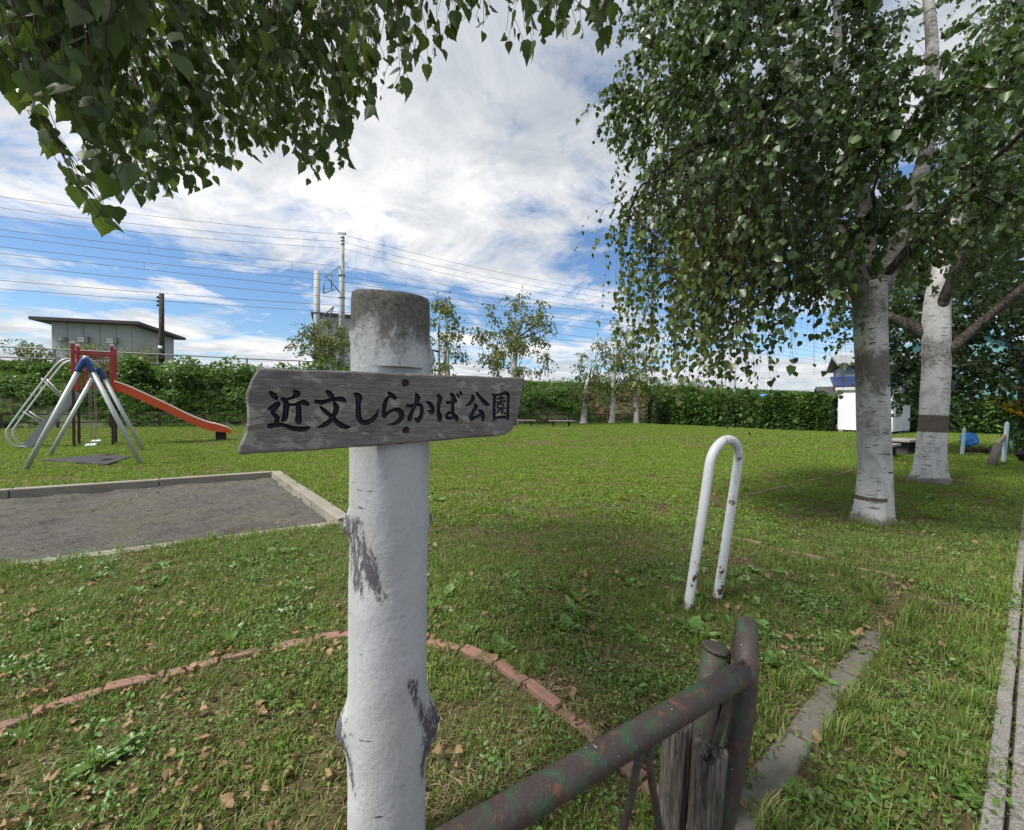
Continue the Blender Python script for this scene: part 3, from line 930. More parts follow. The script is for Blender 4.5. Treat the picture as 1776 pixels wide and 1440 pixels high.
# pavement along the park: kerb strip, then square slabs with sunk joints
tag(mesh_obj('road', [(*(PAVE0 - E_ * 9 + EN * 1.6), -0.05), (*(PAVE0 - E_ * 9 + EN * 9), -0.05), (*(PAVE0 + E_ * 60 + EN * 9), -0.05), (*(PAVE0 + E_ * 60 + EN * 1.6), -0.05)], [(0, 1, 2, 3)], MAT['asphalt']), kind='structure')
pv = mesh_obj('pavement', [(*(PAVE0 - E_ * 9 - EN * 0.03), -0.03), (*(PAVE0 - E_ * 9 + EN * 1.62), -0.03), (*(PAVE0 + E_ * 60 + EN * 1.62), -0.03), (*(PAVE0 + E_ * 60 - EN * 0.03), -0.03)], [(0, 1, 2, 3)], MAT['soil'])
tag(pv, kind='structure')
ang_e = math.atan2(E_[1], E_[0])
slab0 = strip0 = None
for i in range(-4, 44):
    for j in range(5):
        if 46 < i or (j > 2 and i > 24):
            continue
        c = PAVE0 + E_ * (0.3 * i + 0.15 * (j % 2)) + EN * (0.027 + 0.15 + 0.3 * j)
        if slab0 is None:
            slab0 = MB().box((0, 0, 0), (0.284, 0.284, 0.05)).build('paving_slab', MAT['paver'], pv, False, 0.006)
            o = slab0
        else:
            o = slab0.copy()
            COL.objects.link(o)
        o.location = (c[0], c[1], -0.012 + rng.uniform(-0.004, 0.004))
        o.rotation_euler = (rng.normal() * 0.008, rng.normal() * 0.008, ang_e + rng.normal() * 0.008)
    if i % 2 == 0:
        c = PAVE0 + E_ * (0.3 * i) + EN * 0.002
        if strip0 is None:
            strip0 = MB().box((0, 0, 0), (0.585, 0.045, 0.06)).build('edging_block', MAT['paver'], pv, False, 0.006)
            o = strip0
        else:
            o = strip0.copy()
            COL.objects.link(o)
        o.location = (c[0], c[1], -0.008 + rng.uniform(-0.004, 0.004))
        o.rotation_euler = (0, 0, ang_e + rng.normal() * 0.006)


def catmull(pts, n=24):
    p = np.asarray(pts, float)
    p = np.concatenate([[2 * p[0] - p[1]], p, [2 * p[-1] - p[-2]]])
    out = []
    for i in range(1, len(p) - 2):
        for u in np.linspace(0, 1, n, endpoint=False):
            a, b, c, d = p[i - 1:i + 3]
            out.append(0.5 * ((2 * b) + (-a + c) * u + (2 * a - 5 * b + 4 * c - d) * u * u + (-a + 3 * b - 3 * c + d) * u ** 3))
    out.append(p[-2])
    return np.array(out)


# arc of bricks let into the turf
arc = catmull([(-2.62, 0.85), (-1.98, 1.64), (-1.53, 2.0), (-1.0, 2.26), (-0.6, 2.28), (-0.29, 2.17), (-0.04, 2.02), (0.27, 1.66), (0.47, 1.38), (0.66, 1.12)])
br = thing('brick_edging', 'curved line of worn red bricks set in the turf around the sign post', 'edging', (-0.6, 2.28, 0))
seg = np.concatenate([[0], np.cumsum(np.linalg.norm(np.diff(arc, axis=0), axis=1))])
for i, s in enumerate(np.arange(0.1, seg[-1] - 0.1, 0.212)):
    c = np.array([np.interp(s, seg, arc[:, 0]), np.interp(s, seg, arc[:, 1])])
    c2 = np.array([np.interp(s + 0.05, seg, arc[:, 0]), np.interp(s + 0.05, seg, arc[:, 1])])
    a = math.atan2(*(c2 - c)[::-1])
    o = MB().box((0, 0, 0), (0.202, 0.062 * rng.uniform(0.9, 1.05), 0.09)).build('brick', MAT['brick'], br, False, 0.006)
    o.location = (c[0], c[1], -0.016 + rng.uniform(-0.006, 0.008) - (0.006 if c[0] < -0.8 else 0))
    o.rotation_euler = (rng.normal() * 0.05, rng.normal() * 0.03, a + rng.normal() * 0.03)
centred(br)

# stone kerb running beside the pavement, and old planks let into the grass
se = thing('stone_edging', 'grey edging stones sunk in the grass, running from the rusty railing towards the plank', 'edging', (0.75, 1.29, 0))
a, b = np.array([0.62, 1.19]), np.array([2.72, 2.86])
L = np.linalg.norm(b - a)
d = (b - a) / L
for i in range(4):
    p0, p1 = a + d * (L * i / 4 + 0.01), a + d * (L * (i + 1) / 4 - 0.012)
    z = (0.0, -0.012, -0.022, -0.03)[i]
    MB().beam((*p0, z - 0.03), (*p1, z - 0.032), 0.105, 0.1).build('edging_stone', MAT['edge_stone'], se, False, 0.012)
centred(se)
for (a, b, lab) in (((2.16, 4.15), (2.98, 3.11), 'thin old plank edge in the grass near the white arched barrier'),
                    ((3.55, 6.15), (7.16, 8.66), 'long thin plank line in the lawn behind the white arched barrier')):
    L = np.hypot(b[0] - a[0], b[1] - a[1])
    m = MB()
    k = 8
    for i in range(k):
        u0, u1 = i / k, (i + 1) / k - 0.004
        z0 = 0.012 + 0.012 * math.sin(i * 2.1)
        m.beam((a[0] + (b[0] - a[0]) * u0, a[1] + (b[1] - a[1]) * u0, z0 - 0.02), (a[0] + (b[0] - a[0]) * u1, a[1] + (b[1] - a[1]) * u1, z0 - 0.02 + 0.004), 0.028, 0.06)
    tag(m.build('timber_edging', MAT['plank'], None, False, 0.004), lab, 'plank')


# ------------------------------------------------------------------ the sign: birch log post with a carved board
PC = np.array([-0.325, 1.10])
BU = np.array([0.8388, 0.5445])                 # along the board
BN = np.array([0.5445, -0.8388])                # out of its face, towards the path
BO = np.array([-0.54, 0.82])                    # left end of the face line
sign = thing('sign_post', 'white painted birch log post with carved grey wooden name board bolted on', 'sign', (*PC, 0))


def log_post():
    g = np.random.default_rng(5)
    n = 120
    zs = np.unique(np.concatenate([np.linspace(-0.05, 1.56, 260), [1.2149, 1.2151, 1.3929, 1.3931]]))
    rim = [(1.574, 0.996), (1.581, 0.982), (1.585, 0.95), (1.586, 0.6), (1.580, 0.3), (1.578, 0.02)]
    ang = np.linspace(0, 2 * math.pi, n, endpoint=False)
    th_v = math.atan2(-PC[1], -PC[0])          # towards the viewer
    left, right = th_v - math.pi / 2, th_v + math.pi / 2
    knots = [(left + 0.15, 0.99, 0.016, 0.30, 0.030), (right - 0.05, 0.985, 0.010, 0.20, 0.028), (left + 0.1, 0.455, 0.022, 0.34, 0.050),
             (right - 0.12, 0.43, 0.026, 0.36, 0.065), (left + 0.02, 1.475, 0.006, 0.16, 0.012), (right, 1.42, 0.012, 0.12, 0.035)]
    V, bare, top = [], [], []
    rows = [(z, 1.0) for z in zs] + rim
    for z, sc in rows:
        r = 0.1015 - 0.002 * z + 0.0020 * np.sin(3 * ang + 1.0 + 1.2 * z) + 0.0008 * np.sin(5 * ang - 4 * z) + 0.0005 * np.sin(2 * ang + 17 * z) + 0.0003 * np.sin(4 * ang - 53 * z) + 0.00025 * g.normal(size=n)
        b = np.zeros(n)
        for ka, kz, kh, kw, kzs in knots:
            da = (ang - ka + math.pi) % (2 * math.pi) - math.pi
            w_ = np.exp(-(da / kw) ** 2 - ((z - kz) / kzs) ** 2)
            r = r + kh * w_ * (1.3 + 0.25 * np.sin(31 * da + 90 * (z - kz)))
            b = np.maximum(b, 0.80 * np.exp(-(da / (kw * 1.5)) ** 2 - ((z - kz) / (kzs * 1.7)) ** 2))
        # long scars that run down from the knots
        for ka, kz, da_, dz_, wd in ((left + 0.45, 1.02, 1.05, -0.22, 0.46), (left + 0.25, 1.0, 0.55, -0.20, 0.42), (right - 0.95, 0.60, 0.70, -0.20, 0.22), (right - 0.45, 0.47, 0.05, -0.20, 0.24),
                                     (left + 0.2, 0.47, 0.55, -0.18, 0.24), (right - 0.10, 0.99, 0.02, -0.22, 0.10)):
            u = (z - kz) / dz_
            if -0.15 < u < 1.1:
                c = ka + da_ * u
                d = (ang - c + math.pi) % (2 * math.pi) - math.pi
                amt = np.exp(-(d / wd) ** 2) * min(1, (1.1 - u) * 3) * min(1, (u + 0.15) * 5)
                b = np.maximum(b, 0.82 * amt)
                r = r - 0.004 * amt
        r = r * sc
        x, y = r * np.cos(ang), r * np.sin(ang)
        if 1.215 < z < 1.393:                   # the flat seat sawn for the board
            o = x * BN[0] + y * BN[1]
            cut = np.maximum(0, o - 0.080)
            x, y = x - cut * BN[0], y - cut * BN[1]
        V.append(np.stack([PC[0] + x + 0.006 * (z - 0.8), PC[1] + y, np.full(n, z + (0.012 * math.sin(0.9) * np.cos(ang - 2.2) if z > 1.55 else 0))], 1))
        bare.append(b)
        top.append(np.full(n, np.clip((z - 1.34) / 0.22, 0, 1) ** 1.2 * 0.85 + (0.2 if z > 1.57 else 0)))
    m = len(rows)
    F = [(i * n + j, i * n + (j + 1) % n, (i + 1) * n + (j + 1) % n, (i + 1) * n + j) for i in range(m - 1) for j in range(n)] + [tuple((m - 1) * n + j for j in range(n))]
    o = mesh_obj('log', np.concatenate(V), F, MAT['post'], sign, True)
    o.data.set_sharp_from_angle(angle=R(48))
    for nm, arr in (('bare', bare), ('top', top)):
        at = o.data.attributes.new(nm, 'FLOAT', 'POINT')
        at.data.foreach_set('value', np.concatenate(arr).astype(np.float32))
    # raw brown wood in the saw cut
    o.data.materials.append(MAT['notch'])
    zf = np.array([p.center[2] for p in o.data.polygons])
    nf = np.array([tuple(p.normal) for p in o.data.polygons])
    sel = ((np.abs(zf - 1.2150) < 0.0004) | (np.abs(zf - 1.393) < 0.0004)) & (np.abs(nf[:, 2]) > 0.5)
    for i in np.nonzero(sel)[0]:
        o.data.polygons[int(i)].material_index = 1


log_post()

# strokes of the eight carved characters, in tenths of a millimetre on the face of the board: (along, up, half width)
LETTERS = [[[(546,226,31),(598,167,52),(644,107,38)],[(515,-111,24),(598,-76,52),(674,-15,52)],[(658,-58,44),(583,-180,35),(628,-250,42),(666,-302,44),(643,-406,38)],[(530,-465,48),(642,-450,42),(780,-452,39),(936,-517,46),(1095,-547,50),(1208,-531,40),(1289,-500,9)],[(984,255,35),(1031,203,62),(952,130,32),(843,88,25),(758,100,35)],[(773,92,25),(827,-4,53),(819,-180,53),(796,-320,49),(749,-376,11)],[(843,-21,32),(984,-23,28),(1095,17,43),(1175,18,58),(1240,-17,29)],[(1055,-55,46),(1060,-215,50),(1055,-358,61),(1079,-403,32)]],[[(1616,273,33),(1676,209,59),(1719,164,45)],[(1389,48,36),(1506,31,48),(1659,80,37),(1814,110,41),(1920,103,56),(2000,66,23)],[(1762,25,34),(1806,-67,56),(1780,-198,52),(1693,-346,48),(1590,-438,52),(1472,-500,29),(1397,-512,7)],[(1489,-70,26),(1573,-161,48),(1676,-254,48),(1780,-366,52),(1903,-471,56),(2010,-510,42),(2109,-518,8)]],[[(2198,231,34),(2281,166,73),(2272,32,54),(2273,-141,54),(2282,-294,58),(2338,-391,54),(2432,-421,54),(2545,-384,55),(2640,-297,47),(2698,-198,24),(2727,-110,8)]],[[(2957,273,32),(3037,215,56),(3108,157,44)],[(2987,204,28),(2918,133,32),(2869,3,52),(2850,-156,44),(2860,-255,64)],[(2889,-255,44),(2969,-175,32),(3089,-125,36),(3211,-145,61),(3273,-236,61),(3243,-358,57),(3131,-437,44),(3010,-466,16),(2920,-470,6)]],[[(3418,-22,37),(3545,-31,37),(3673,12,37),(3760,-29,46),(3782,-133,42),(3750,-279,54),(3686,-382,58),(3610,-330,21)],[(3628,259,29),(3672,178,66),(3640,53,50),(3556,-113,41),(3493,-257,53),(3472,-360,49)],[(3912,77,29),(4001,15,55),(4058,-90,51),(4048,-185,51),(3969,-153,29)]],[[(4203,252,34),(4260,168,60),(4227,18,47),(4217,-153,47),(4252,-303,68),(4264,-410,30)],[(4458,63,39),(4575,76,35),(4694,110,48)],[(4574,282,43),(4634,196,61),(4611,22,44),(4613,-152,44),(4637,-239,39)],[(4613,-196,35),(4507,-196,35),(4437,-261,39),(4473,-336,39),(4579,-326,39),(4673,-283,57),(4734,-360,57)],[(4729,286,26),(4777,232,33)],[(4813,343,29),(4862,289,37)]],[[(5184,241,45),(5197,163,58),(5110,61,49),(4987,-18,13)],[(5309,333,32),(5400,234,45),(5517,111,64),(5623,44,50),(5715,22,11)],[(5261,40,27),(5288,-50,59),(5213,-151,49),(5151,-263,54),(5152,-353,58),(5265,-320,36),(5392,-264,41)],[(5391,-128,32),(5469,-196,64),(5509,-310,59),(5502,-390,32)]],[[(5818,312,32),(5854,243,46),(5849,-34,46),(5852,-289,46),(5853,-405,32)],[(5846,278,32),(6048,317,28),(6241,357,47),(6312,253,47),(6296,-31,47),(6299,-291,47),(6306,-398,28)],[(5853,-347,32),(6056,-313,33),(6305,-327,33)],[(5941,187,21),(6063,213,23),(6173,203,23)],[(6062,276,21),(6064,119,21)],[(5915,87,21),(6078,112,23),(6202,128,24)],[(5956,36,21),(5957,-57,21)],[(5956,36,21),(6079,49,21),(6148,15,26),(6121,-56,21),(5957,-61,21)],[(6053,-68,23),(5999,-150,23),(5918,-220,16)],[(6080,-79,21),(6109,-173,23),(6096,-220,21)],[(6190,-67,21),(6108,-126,19)],[(6108,-126,19),(6220,-220,21)]]]


def carved_board():
    nu, nv = 690, 176
    Lp = np.array([(2, -103), (-2, -98), (-1, -90), (4, -77), (10, -60), (14, -35), (14, -15), (12, 6), (12, 17), (19, 41), (27, 58), (35, 71)]) / 1000
    Rp = np.array([(606, -83), (623, -82), (645, -70), (662, -48), (672, -3), (678, 41), (688, 81)]) / 1000
    t = np.linspace(0, 1, nv)
    # edges as functions of the height fraction
    lt = (Lp[:, 1] + 0.103) / 0.174
    rt = (Rp[:, 1] + 0.083) / 0.164
    Le, Re = np.interp(t, lt, Lp[:, 0]), np.interp(t, rt, Rp[:, 0])
    s = np.linspace(0, 1, nu)
    uu = Le[:, None] + (Re - Le)[:, None] * s[None]
    topv = np.interp(uu, [0.0, 0.15, 0.45, 0.69], [0.071, 0.0735, 0.077, 0.081])
    botv = np.interp(uu, [0.0, 0.206, 0.566, 0.623], [-0.103, -0.099, -0.085, -0.0825])
    vv_ = botv + (topv - botv) * t[:, None] + 0.0008 * np.sin(uu * 40)
    X, Y = uu.ravel(), vv_.ravel()
    depth = np.zeros(len(X))
    own = np.full(len(X), -1)
    for li, ch in enumerate(LETTERS):
        sam = []
        for st in ch:
            p = catmull(np.array(st, float) / 1e4, 14)
            sam.append(p)
        sam = np.concatenate(sam)
        sam[:, 2] = np.maximum(sam[:, 2], 0.0004)
        x0, x1 = sam[:, 0].min() - 0.006, sam[:, 0].max() + 0.006
        y0, y1 = sam[:, 1].min() - 0.006, sam[:, 1].max() + 0.006
        k = np.nonzero((X > x0) & (X < x1) & (Y > y0) & (Y < y1))[0]
        best = np.full(len(k), -1.0)
        for i0 in range(0, len(sam), 40):
            q = sam[i0:i0 + 40]
            d = np.sqrt((X[k][:, None] - q[None, :, 0]) ** 2 + (Y[k][:, None] - q[None, :, 1]) ** 2)
            best = np.maximum(best, (q[None, :, 2] - d).max(1))
        inn = best > 0
        dep = 0.0045 * np.clip(best / 0.0030, 0, 1) ** 0.8
        kk = k[inn]
        depth[kk] = np.maximum(depth[kk], dep[inn])
        own[kk] = li
    # eased long edges and bolt recesses
    ed = np.minimum(np.minimum(X - np.repeat(Le, nu), np.repeat(Re, nu) - X), np.minimum(Y - botv.ravel(), topv.ravel() - Y))
    depth += 0.005 * np.clip(1 - ed / 0.005, 0, 1) ** 2
    for bu, bv_ in ((0.337, 0.052), (0.339, -0.062)):
        d = np.hypot(X - bu, Y - bv_)
        depth += 0.010 * np.clip((0.0092 - d) / 0.0012, 0, 1)
    V = np.column_stack([X, Y, -depth])
    i, j = np.meshgrid(np.arange(nu - 1), np.arange(nv - 1))
    a = (j * nu + i).ravel()
    F = np.stack([a, a + 1, a + nu + 1, a + nu], 1)
    fo = np.sort(own[F], 1)
    lf = np.where(fo[:, 2] >= 0, fo[:, 3], -1)         # at least two corners in the groove
    M = Matrix(((BU[0], 0, BN[0], BO[0]), (BU[1], 0, BN[1], BO[1]), (0, 1, 0, 1.3), (0, 0, 0, 1)))
    # sides and back
    loop = list(range(nu)) + [r * nu + nu - 1 for r in range(1, nv)] + [(nv - 1) * nu + c for c in range(nu - 2, -1, -1)] + [r * nu for r in range(nv - 2, 0, -1)]
    back = V[loop].copy()
    back[:, 2] = -0.038
    k0 = len(V)
    n_ = len(loop)
    VV = np.concatenate([V, back])
    faces = [tuple(q) for q in F[lf < 0]] + [(loop[(q + 1) % n_], loop[q], k0 + q, k0 + (q + 1) % n_) for q in range(n_)] + [tuple(range(k0 + n_ - 1, k0 - 1, -1))]
    bd = mesh_obj('board', VV, faces, MAT['board'], sign)
    bd.matrix_world = M
    for li in range(8):
        fs = F[lf == li]
        ids, inv = np.unique(fs, return_inverse=True)
        lo = mesh_obj('carved_letter', V[ids], inv.reshape(-1, 4), MAT['letter'], bd, True)
        lo['label'] = 'black carved ' + ('Chinese' if li in (0, 1, 6, 7) else 'hiragana') + ' character, number %d from the left' % (li + 1)
        lo.matrix_world = M
    for bu, bv_ in ((0.337, 0.052), (0.339, -0.062)):
        m = MB().tube([(bu, bv_, -0.012), (bu, bv_, -0.0065), (bu, bv_, -0.005)], [0.0068, 0.0068, 0.0045], 6)
        bo = m.build('bolt', MAT['rust'], bd)
        bo.matrix_world = M
    return bd


bd = carved_board()
for c in list(sign.children):
    mw = c.matrix_world.copy() if c.name.startswith('board') else Matrix.Identity(4)
    kids = [(k, k.matrix_world.copy()) for k in c.children]
    c.matrix_parent_inverse = Matrix.Translation((-PC[0], -PC[1], 0))
    c.matrix_basis = Matrix(((BU[0], 0, BN[0], BO[0]), (BU[1], 0, BN[1], BO[1]), (0, 1, 0, 1.3), (0, 0, 0, 1))) if c.name.startswith('board') else Matrix.Identity(4)
    for k, _ in kids:
        k.matrix_parent_inverse = Matrix.Identity(4)
        k.matrix_basis = Matrix.Identity(4)

# ------------------------------------------------------------------ white arched barrier
f0, f1 = np.array([1.13, 2.64, -0.1]), np.array([1.41, 2.82, -0.1])
ln = np.array([0.128, 0.0, 1.0])
hw = np.linalg.norm(f1 - f0) / 2
pts = [f0 + ln * h for h in np.linspace(0, 1.04, 10)]
c0 = (f0 + f1) / 2 + ln * 1.04
e1 = (f1 - f0) / (2 * hw)
pts += [c0 - e1 * hw * math.cos(a) + ln * hw * 0.92 * math.sin(a) for a in np.linspace(0.12, math.pi - 0.12, 22)]
pts += [f1 + ln * h for h in np.linspace(1.04, 0, 10)]
arch = MB().tube(pts, 0.029, 20).build('arched_barrier', MAT['white_pipe'], None, True)
tag(arch, 'white painted steel hoop barrier with rust chips, standing in the lawn', 'barrier')

# ------------------------------------------------------------------ rusty pipe railing in front, its leaning end post and old stakes
rl = thing('pipe_railing', 'rusty brown and green pipe railing crossing the bottom of the picture', 'railing', (0.53, 1.0, 0))
MB().tube([(-0.86, 0.165, 0.60), (-0.4, 0.45, 0.605), (0.02, 0.70, 0.61), (0.35, 0.905, 0.612), (0.60, 1.06, 0.612)], 0.029, 22).build('top_rail', MAT['rail'], rl, True)
hoop = [(0.485, 1.02, -0.06), (0.53, 1.035, 0.15), (0.58, 1.055, 0.36), (0.612, 1.068, 0.52), (0.628, 1.085, 0.60), (0.648, 1.12, 0.648), (0.682, 1.18, 0.665), (0.706, 1.225, 0.645), (0.712, 1.25, 0.59), (0.698, 1.255, 0.48), (0.66, 1.25, 0.25), (0.61, 1.24, -0.06)]
MB().tube(catmull(hoop, 8), 0.029, 20).build('end_hoop', MAT['rail'], rl, True)
for a, b, r in (((0.30, 0.885, 0.585), (0.392, 0.93, 0.05), 0.0085), ((0.285, 0.87, 0.585), (0.17, 0.84, 0.05), 0.0085), ((0.565, 1.045, 0.585), (0.475, 1.035, 0.20), 0.009)):
    MB().tube(np.linspace(a, b, 6) + rng.normal(size=(6, 3)) * 0.002, r, 10).build('brace_bar', MAT['rail'], rl, True)
ring = [(0.60 + 0.012 * math.sin(a), 1.06 + 0.031 * math.cos(a) * 0.5, 0.612 + 0.032 * math.sin(a + 0.3)) for a in np.linspace(0, 6.28, 24)]
MB().tube(ring, 0.003, 6).build('wire_tie', MAT['rust'], rl, True)
centred(rl)

cp_ = thing('capped_post', 'short green and brown steel post with flat cap behind the end of the railing', 'post', (0.57, 1.28, 0))
MB().tube([(0.553, 1.27, -0.05), (0.60, 1.275, 0.26), (0.643, 1.28, 0.545)], 0.037, 24, True).build('post_tube', MAT['rail'], cp_, True)
MB().tube([(0.6435, 1.28, 0.5455), (0.6445, 1.28, 0.553), (0.645, 1.28, 0.557)], [0.0395, 0.0395, 0.033], 24).build('cap', MAT['rail'], cp_, True)
centred(cp_)


def stake(base, top, r, label, seed):
    g = np.random.default_rng(seed)
    n, m = 36, 46
    base, top = np.array(base), np.array(top)
    ang = np.linspace(0, 2 * math.pi, n, endpoint=False)
    V = []
    crack = g.uniform(0, 6.28, 7)
    cw = g.uniform(0.05, 0.13, 7)
    for i in range(m):
        u = i / (m - 1)
        rr = r * (1 + 0.05 * np.sin(2 * ang + 1 + u) + 0.03 * np.sin(5 * ang + 4 * u))
        for c, w_ in zip(crack, cw):
            d = (ang - c - 0.15 * math.sin(3 * u + c) + math.pi) % (2 * math.pi) - math.pi
            rr -= r * 0.16 * np.exp(-(d / w_) ** 2)
        p = base + (top - base) * u
        V.append(np.stack([p[0] + rr * np.cos(ang), p[1] + rr * np.sin(ang), np.full(n, p[2])], 1))
    for sc in (0.9, 0.7, 0.45, 0.2, 0.02):          # rotten, splintered top
        V.append(np.stack([top[0] + (V[m - 1][:, 0] - top[0]) * sc, top[1] + (V[m - 1][:, 1] - top[1]) * sc, top[2] + g.normal(size=n) * 0.004 - 0.012 * (1 - sc) + 0.014 * np.sin(2 * ang + seed)], 1))
    V[m - 1][:, 2] += 0.010 * np.sin(2 * ang + seed) + g.normal(size=n) * 0.004
    k = len(V)
    F = [(i * n + j, i * n + (j + 1) % n, (i + 1) * n + (j + 1) % n, (i + 1) * n + j) for i in range(k - 1) for j in range(n)]
    o = mesh_obj('wooden_stake', np.concatenate(V), F, MAT['stake'], None, True)
    return tag(o, label, 'stake')


stake((0.405, 1.04, -0.06), (0.435, 1.05, 0.50), 0.034, 'split grey wooden stake behind the railing, its top under the rail', 2)
stake((0.455, 0.985, -0.06), (0.492, 0.995, 0.468), 0.037, 'rotten topped grey wooden stake beside the leaning railing hoop', 3)
wv = [(0.432 + 0.066 * math.cos(a), 1.015 + 0.065 * math.sin(a), 0.235 + 0.02 * math.sin(a + 1) + 0.004 * k) for k in range(2) for a in np.linspace(0, 6.28, 30)]
tag(MB().tube(wv, 0.0028, 6).build('binding_wire', MAT['rust'], None, True), 'rusty wire wound around the two wooden stakes', 'wire')

# ------------------------------------------------------------------ swing
sw = thing('swing_set', 'swing frame of pale pipes with blue corner pieces beside the sandpit', 'swing', (-9.4, 9.3, 0))
na, fa = np.array([-8.42, 8.20, 2.16]), np.array([-10.37, 10.42, 2.16])
bdir = nrm(fa - na)
for ap, feet in ((na, ((-9.1, 7.72), (-7.74, 8.67))), (fa, ((-10.96, 9.79), (-9.79, 11.04)))):
    elbow = []
    for fx, fy in feet:
        ft = np.array([fx, fy, -0.05])
        d = nrm(ft - ap)
        MB().tube([ap + d * 0.26, ft], 0.041, 14).build('leg', MAT['galv'], sw, True)
        elbow.append(ap + d * 0.30)
    m_ = ap + np.array([0, 0, 0.02])
    d0, d1 = nrm(elbow[0] - ap), nrm(elbow[1] - ap)
    MB().tube(catmull([elbow[0], ap + d0 * 0.13, ap + (d0 + d1) * 0.02, ap + d1 * 0.13, elbow[1]], 6), 0.055, 14).build('corner_piece', MAT['blue'], sw, True)
MB().tube([na + bdir * 0.02, fa - bdir * 0.02], 0.043, 14).build('top_beam', MAT['galv'], sw, True)
centred(sw)
for k, u, lab in ((0, 0.30, 'nearer pale swing seat hanging on chains in the swing frame'), (1, 0.70, 'farther pale swing seat hanging on chains in the swing frame')):
    c = na + (fa - na) * u
    ss = thing('hanging_swing', lab, 'swing seat', (c[0], c[1], 0.36), 'seats of the swing')
    pr = np.array([-bdir[1], bdir[0], 0])
    MB().beam(c * [1, 1, 0] + bdir * -0.22 + [0, 0, 0.37], c * [1, 1, 0] + bdir * 0.22 + [0, 0, 0.37], 0.16, 0.03).build('seat', MAT['seat'], ss, False, 0.008)
    for s in (-1, 1):
        q0, q1 = c + bdir * 0.20 * s + [0, 0, -0.04], c * [1, 1, 0] + bdir * 0.20 * s + [0, 0, 0.38]
        m = MB()
        nl = 46
        for i in range(nl):
            a0, a1 = q0 + (q1 - q0) * (i / nl), q0 + (q1 - q0) * ((i + 1.15) / nl)
            sd_ = (pr if i % 2 else bdir) * 0.011
            m.tube([a0, (a0 + a1) / 2 + sd_, a1, (a0 + a1) / 2 - sd_, a0], 0.0042, 4, False)
        m.build('chain', MAT['chain'], ss)
    centred(ss)
mt = MB().prism([(-10.05, 8.85), (-8.15, 8.35), (-8.75, 9.5), (-9.75, 10.0)], -0.01, 0.045).build('rubber_mat', MAT['rubber'], None, False, 0.008)
tag(mt, 'dark rubber mat lying on the grass under the swing', 'mat')

# ------------------------------------------------------------------ slide
sl = thing('playground_slide', 'slide with orange chute, red railed platform and grey ladder behind the swing', 'slide', (-12.37, 12.33, 0))
ax = np.array([0.777, 0.629, 0])
sd2 = np.array([-0.629, 0.777, 0])
t0 = np.array([-12.37, 12.33, 0.0])
LP = lambda s, y, z: t0 + ax * s + sd2 * y + np.array([0, 0, z])
hp = 0.40
for s in (-hp, hp):
    for y in (-hp, hp):
        MB().beam(LP(s, y, -0.05), LP(s, y, 1.60), 0.06, 0.06, ax).build('leg', MAT['fencedark'], sl)
        MB().beam(LP(s, y, 1.60), LP(s, y, 2.92), 0.075, 0.075, ax).build('corner_post', MAT['red'], sl, False, 0.006)
        MB().beam(LP(s, y, 2.922), LP(s, y, 2.99), 0.09, 0.09, ax).build('post_cap', MAT['pinkcap'], sl, False, 0.01)
MB().box((0, 0, 0), (0.9, 0.9, 0.07)).build('platform', MAT['red'], sl)
sl.children[-1].matrix_basis = Matrix.Translation(Vector(LP(0, 0, 1.6))) @ Matrix.Rotation(math.atan2(ax[1], ax[0]), 4, 'Z')
for y in (-hp, hp):
    for z in (1.72, 2.72):
        MB().beam(LP(-hp, y, z), LP(hp, y, z), 0.035, 0.05).build('guard_rail', MAT['red'], sl)
    for s in np.linspace(-hp + 0.13, hp - 0.13, 5):
        MB().beam(LP(s, y, 1.74), LP(s, y, 2.70), 0.022, 0.022, ax).build('baluster', MAT['red'], sl)
for s in (-hp, hp):
    MB().beam(LP(s, -hp, 2.72), LP(s, hp, 2.72), 0.035, 0.05).build('guard_rail', MAT['red'], sl)
# chute: a trough swept along its profile
cprof = catmull([(0.42, 1.66), (0.75, 1.52), (1.6, 1.02), (2.25, 0.62), (2.7, 0.40), (3.0, 0.33), (3.2, 0.31), (3.33, 0.24)], 8)
sec = [(-0.27, 0.24), (-0.245, 0.24), (-0.235, 0.02), (0.235, 0.02), (0.245, 0.24), (0.27, 0.24), (0.26, -0.02), (-0.26, -0.02)]
V = []
for s, z in cprof:
    k_ = 1.0 if s < 2.9 else max(0.35, 1 - (s - 2.9) * 1.1)
    V += [LP(s, y, z + h * (k_ if h > 0.1 else 1)) for y, h in sec]
n8, nc = len(sec), len(cprof)
F = [(i * n8 + j, (i + 1) * n8 + j, (i + 1) * n8 + (j + 1) % n8, i * n8 + (j + 1) % n8) for i in range(nc - 1) for j in range(n8)] + [tuple(range(n8)), tuple((nc - 1) * n8 + j for j in range(n8 - 1, -1, -1))]
ch = mesh_obj('chute', V, F, MAT['orange'], sl)
for y in (-0.257, 0.257):
    MB().tube([LP(s, y, z + 0.245 * (1.0 if s < 2.9 else max(0.35, 1 - (s - 2.9) * 1.1))) for s, z in cprof], 0.022, 8).build('edge_trim', MAT['pinkcap'], ch, True)
MB().beam(LP(3.05, 0, -0.05), LP(3.05, 0, 0.31), 0.07, 0.3, ax).build('foot', MAT['darkleg'], sl)
